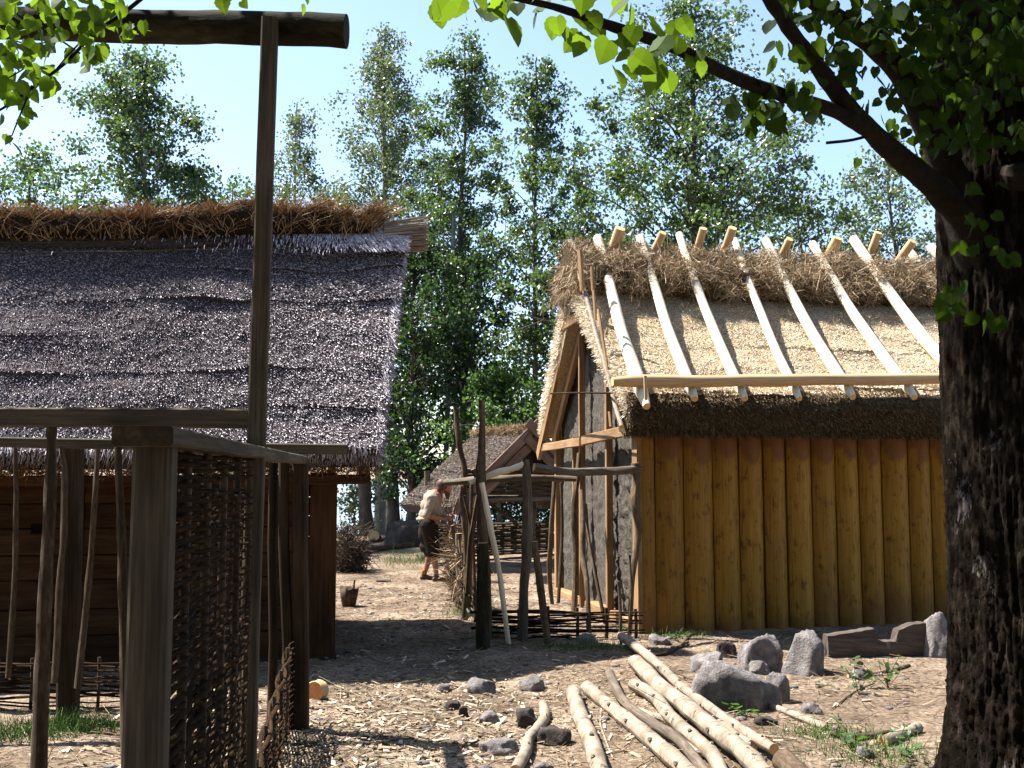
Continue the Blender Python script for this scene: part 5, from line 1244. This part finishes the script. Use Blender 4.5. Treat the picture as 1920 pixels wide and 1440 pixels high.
bgtree('alder_tree', 'dense dark tree against the right gable edge of the old roof', 772, 25.5, 420, [(0, .7), (.25, 1.2), (.6, 1.25), (.85, .9), (1, .3)], 18000, 'alder', size=(.08, .13), tr=.12, fmin=.16, nlimb=46, sig=.24, group='leafy trees along the shore')
bgtree('alder_tree', 'dark green tree rising between the slender trunks above the man', 880, 28.5, 480, [(0, .7), (.35, 1.2), (.6, 1.2), (.85, .9), (1, .3)], 6500, 'alder', size=(.08, .13), tr=.1, fmin=.3, nlimb=36, sig=.26, group='leafy trees along the shore')
bgtree('alder_tree', 'bright green low tree just above the crossed gable boards of the shelter', 935, 24, 695, [(0, .7), (.45, 1.0), (.8, .8), (1, .3)], 6500, 'light_leaf', size=(.07, .12), tr=.06, fmin=.35, nlimb=26, sig=.2, group='leafy trees along the shore')
bgtree('alder_tree', 'dark low tree behind the shelter and the pole rack', 1000, 29, 600, [(0, .9), (.3, 1.3), (.7, 1.1), (1, .3)], 5500, 'alder', size=(.08, .13), tr=.08, fmin=.12, nlimb=30, sig=.26, group='leafy trees along the shore')
bgtree('alder_tree', 'leafy shrub by the water seen under the far side of the shelter roof', 985, 26.5, 905, [(0, 1.2), (.5, 1.7), (1, 1)], 7000, 'alder', size=(.07, .12), tr=.05, fmin=.05, nlimb=30, sig=.22, group='leafy trees along the shore')
bgtree('alder_tree', 'thin leaved sapling before the water at the log house corner', 668, 28, 905, [(0, .3), (.5, .5), (1, .3)], 700, 'birch_leaf', size=(.07, .12), tr=.03, fmin=.2, nlimb=14, sig=.2, group='leafy trees along the shore')
bgtree('alder_tree', 'leafy shrub by the water between the thick trunk and the shelter', 800, 27, 870, [(0, .3), (.5, .8), (1, .5)], 1500, 'alder', size=(.07, .12), tr=.03, fmin=.2, nlimb=18, sig=.22, group='leafy trees along the shore')
bgtree('alder_tree', 'dark low tree filling the gap behind the left end of the plank house roof', 1120, 25, 440, [(0, .6), (.5, .9), (.8, .8), (1, .3)], 6500, 'alder', size=(.07, .12), tr=.06, fmin=.2, nlimb=28, sig=.2, group='leafy trees along the shore')
# plain tall trunks by the shore
def stem(px0, py0, px1, py1, Y, w0, w1_, label, bark='bg_bark'):
    a = at(px0, py0, Y); b = at(px1, py1, Y); a.z = gz(a.x, Y) - .1
    T = thing('bare_trunk', label, 'tree', a, 'bare trunks by the shore')
    m = MB(); m.tube([a.lerp(b, i / 10) + Vector((.06 * mnoise.noise(Vector((i * .5, px0, 0))), 0, 0)) for i in range(11)], [w0 / 2 / F * Y * (1.25 if i == 0 else 1) * (1 - i / 10) + w1_ / 2 / F * Y * i / 10 for i in range(11)], 10, wob=.14, seed=px0)
    for i in range(5):
        t = random.uniform(.3, .9); p = a.lerp(b, t); q = p + Vector((random.uniform(-1.3, 1.3), random.uniform(-.6, .3), random.uniform(-.1, .9)))
        m.tube([p, p.lerp(q, .5) + Vector((0, 0, .15)), q], [.03, .02, .008], 5, caps=False)
    m.build('trunk', [M[bark], M[bark]], T)
stem(738, 1010, 722, 420, 26, 26, 20, 'thick dark trunk beside the edge of the old thatched roof')
stem(690, 1012, 655, 500, 27.5, 26, 16, 'dark leaning trunk nearest the log house corner')
stem(832, 900, 852, 380, 26.5, 11, 8, 'left of two slim grey trunks above the shelter roof', 'pale_bark')
stem(845, 900, 868, 330, 27.2, 9, 6, 'right of two slim grey trunks above the shelter roof', 'pale_bark')

# driftwood and logs by the shore
for k, (P, wd, lb, mt) in enumerate([([(660, 1028), (700, 1015), (745, 1008)], 8, 'pale driftwood pole lying by the thick trunk', 'grey_log'), ([(655, 1036), (720, 1028), (790, 1020)], 12, 'dark log along the shore behind the man', 'stick'), ([(700, 1010), (745, 998), (785, 1012)], 22, 'thickest mossy log heaped behind the man', 'log_bark')]):
    log(P, wd, lb, mat=mt, group='logs on the shore', name='shore_log', lift=.05 if k == 2 else 0)
rock('rock', 752, 974, 1026, 84, 'dark boulder mound by the water behind the man', 'rock_dark', seed=131, grp=None)
def mound():
    c = G(648, 1075); T = thing('brush_pile', 'dark heap of brush against the far corner of the log house', 'brush pile', c)
    n = 1500; P = np.array(c)[None] + np.stack([rng.normal(0, .14, n), rng.uniform(0, .9, n), np.abs(rng.normal(0, .35, n))], 1); P[:, 2] = np.minimum(P[:, 2], c.z + .75)
    dd = unit(n); V, Fc = straws(P, dd, rng.uniform(.1, .3, n), .008, seg=2, bend=rng.normal(0, .2, (n, 3))); raw('twigs', V, Fc, M['stick'], T)
mound()

# ------------------------------------------------------------------ MAN
def man():
    Y0 = 16.3; g = G(808, 1089); Y0 = g.y; k = Y0 / F
    o = thing('person', 'bent bearded man in a pale linen shirt and dark knee breeches weaving brushwood', 'person', g)
    def q(px, py, dy=0): p = at(px, py, Y0); return Vector((p.x, p.y + dy, p.z))
    def blob(parts, name, mat, parent, vox=.012, sm=4):
        """parts: capsules (p0, r0, p1, r1) and ellipsoids (c, (rx,ry,rz), rot); fused into one surface"""
        bm = bmesh.new()
        for pt in parts:
            if len(pt) == 4:
                p0, r0, p1, r1 = pt; n = 7
                for i in range(n + 1):
                    t = i / n; bmesh.ops.create_icosphere(bm, subdivisions=2, radius=r0 + (r1 - r0) * t, matrix=Matrix.Translation(p0.lerp(p1, t)))
            else:
                c, rr, ang = pt; mt = Matrix.Translation(c) @ Matrix.Rotation(ang, 4, 'Y') @ Matrix.Diagonal((*rr, 1)); bmesh.ops.create_icosphere(bm, subdivisions=3, radius=1, matrix=mt)
        V = [v.co.copy() for v in bm.verts]; Fc = [tuple(x.index for x in f.verts) for f in bm.faces]; bm.free()
        ob = raw(name, V, Fc, M[mat], parent, smooth=True)
        r_ = ob.modifiers.new('fuse', 'REMESH'); r_.mode = 'VOXEL'; r_.voxel_size = vox; r_.use_smooth_shade = True
        s_ = ob.modifiers.new('smooth', 'SMOOTH'); s_.iterations = sm; s_.factor = .5
        return ob
    dl = -.11; dr_ = .11      # near (towards camera) side is -y
    hipL, hipR = q(804, 985, dl), q(804, 985, dr_)
    kneeN, kneeF = q(814, 1037, dl), q(806, 1037, dr_); ankN, ankF = q(820, 1074, dl), q(795, 1072, dr_)
    ankN.z = g.z + .085; ankF.z = g.z + .09
    head = q(834, 913, -.01); neck0 = q(819, 926); neck1 = q(828, 918)
    shN, shF = q(812, 934, -.20), q(814, 934, .20); elN, elF = q(801, 966, -.26), q(812, 968, .25); wrN, wrF = q(834, 973, -.12), q(838, 970, .12)
    P = [(hipL, .085, kneeN, .058), (kneeN, .056, kneeN.lerp(ankN, .35), .058), (kneeN.lerp(ankN, .35), .056, ankN, .034), (hipR, .085, kneeF, .058), (kneeF, .056, kneeF.lerp(ankF, .35), .058), (kneeF.lerp(ankF, .35), .056, ankF, .034)]
    for ank in (ankN, ankF): P.append((ank - Vector((.02, 0, .04)), .032, ank + Vector((.13, 0, -.05)), .026))
    P += [(q(804, 975), .14, q(806, 950), .14), (q(806, 950), .14, q(814, 934), .15), (neck0, .06, neck1, .055)]
    # head turned down to the right: skull, face, nose, brow, ear
    P += [(head, (.098, .078, .112), R(35)), (head + Vector((.045, 0, -.045)), (.066, .058, .075), R(35)), (head + Vector((.108, 0, -.030)), (.020, .013, .018), 0), (head + Vector((.085, 0, .018)), (.02, .045, .012), R(30)), (head + Vector((.088, 0, -.075)), (.014, .024, .008), 0), (head + Vector((-.005, -.078, -.01)), (.016, .008, .028), R(20)), (head + Vector((-.005, .078, -.01)), (.016, .008, .028), R(20)), (head + Vector((.055, 0, -.10)), (.03, .03, .02), 0)]
    for sh, el, wr in ((shN, elN, wrN), (shF, elF, wrF)):
        P += [(sh, .055, el, .043), (el, .042, el.lerp(wr, .35), .042), (el.lerp(wr, .35), .041, wr, .026)]
        dx = Vector((.075, .02 * (1 if wr.y < Y0 else -1), .01)); P.append((wr, .026, wr + dx, .030))
        side = 1 if wr.y < Y0 else -1
        for f in range(4):
            b_ = wr + dx + Vector((.01, 0, .030 - .019 * f)); mid = b_ + Vector((.034 - .003 * abs(f - 1.5), .018 * side, -.004)); tip = mid + Vector((.004, .032 * side, -.010))
            P.append((b_, .0105, mid, .0095)); P.append((mid, .0095, tip, .0085))
        tb = wr + Vector((.03, .0, .03)); P.append((tb, .0125, tb + Vector((.03, .02 * side, .03)), .0105)); P.append((tb + Vector((.03, .02 * side, .03)), .0105, tb + Vector((.05, .035 * side, .028)), .009))
    body = blob(P, 'body', 'skin', o, .0075, 2)
    # shirt: hump-backed torso with rolled sleeves
    S = [(q(806, 966), (.185, .17, .14), R(15)), (q(808, 950), (.18, .185, .16), R(28)), (q(811, 936), (.155, .205, .14), R(40)), (neck0 - Vector((.03, 0, .02)), .085, neck0, .07), (q(822, 960, -.02), (.09, .12, .11), 0)]
    for sh, el in ((shN, elN), (shF, elF)): S += [(sh - Vector((.02, 0, 0)), .085, sh.lerp(el, .5), .078), (sh.lerp(el, .5), .078, el - Vector((-.004, 0, -.01)), .068)]
    S += [(q(800, 973), (.17, .165, .05), 0), (q(818, 978), (.08, .13, .05), R(20))]
    sh_ = blob(S, 'shirt', 'shirt', body, .012, 3)
    for f, (sc, st) in enumerate(((.10, .022), (.04, .008))):
        tx = bpy.data.textures.new('folds', 'CLOUDS'); tx.noise_scale = sc; dm = sh_.modifiers.new('folds', 'DISPLACE'); dm.texture = tx; dm.strength = st; dm.mid_level = .5
    # breeches
    Bq = [(q(803, 975), (.165, .165, .07), 0), (q(803, 985), .165, q(805, 1000), .165), (hipL + Vector((-.01, 0, 0)), .135, kneeN + Vector((-.01, 0, .04)), .12), (hipR + Vector((-.01, 0, 0)), .135, kneeF + Vector((-.005, 0, .03)), .115), (q(803, 1000, -.02), (.17, .17, .2), 0), (q(805, 1025), (.165, .16, .12), 0), (kneeN + Vector((-.02, 0, .03)), (.115, .10, .06), 0), (kneeF + Vector((-.02, 0, .03)), (.11, .10, .06), 0)]
    br = blob(Bq, 'breeches', 'breeches', body, .012, 3)
    # object-space stripes for the breeches: built cloth folds do the rest
    for ank, s_ in ((ankN, 0), (ankF, 1)):
        blob([(ank + Vector((-.045, 0, -.05)), .036, ank + Vector((.03, 0, -.045)), .044), (ank + Vector((.03, 0, -.045)), .044, ank + Vector((.15, -.01, -.062)), .032), (ank + Vector((-.005, 0, -.02)), .042, ank + Vector((-.01, 0, .015)), .045)], 'shoe', 'shoe', body, .01, 2)
        if s_: blob([(ank + Vector((-.01, 0, .015)), .047, ank + Vector((-.008, 0, .05)), .046)], 'sock', 'sock', body, .01, 2)
    blob([(head + Vector((-.028, 0, .03)), (.115, .098, .108), R(35)), (head + Vector((-.075, 0, -.03)), (.06, .085, .085), R(10)), (head + Vector((-.02, -.07, -.01)), (.04, .02, .05), 0), (head + Vector((-.02, .07, -.01)), (.04, .02, .05), 0)], 'hair', 'hair', body, .01, 2)
    blob([(head + Vector((.045, 0, -.105)), .052, head + Vector((.05, 0, -.16)), .034), (head + Vector((.05, 0, -.16)), .034, head + Vector((.06, 0, -.185)), .018), (head + Vector((.01, -.05, -.07)), .022, head + Vector((.045, -.03, -.11)), .03), (head + Vector((.01, .05, -.07)), .022, head + Vector((.045, .03, -.11)), .03)], 'beard', 'hair', body, .01, 2)
    # the twigs in his hands, upright bundle going into the fence
    T = thing('twig_bundle', 'bundle of thin twigs held upright in the bent man\'s hands', 'twigs', Vector((q(845, 1050).x, Y0, q(845, 1050).z)))
    n = 70; c = np.array(q(847, 975)); P_ = c[None] + rng.normal(0, .035, (n, 3)); P_[:, 2] = c[2] - .38 + rng.normal(0, .12, n)
    dd = np.array([[.02, 0, 1.]]) + rng.normal(0, .16, (n, 3)); dd /= np.linalg.norm(dd, axis=1, keepdims=True)
    V, Fc = straws(P_, dd, rng.uniform(.35, .85, n), .006, bend=rng.normal(0, .22, (n, 3)) + np.array([[-.02, 0, 0]]), seg=4); raw('twigs', V, Fc, M['twig'], T)
man()
print('faces', sum(len(m.polygons) for m in bpy.data.meshes))
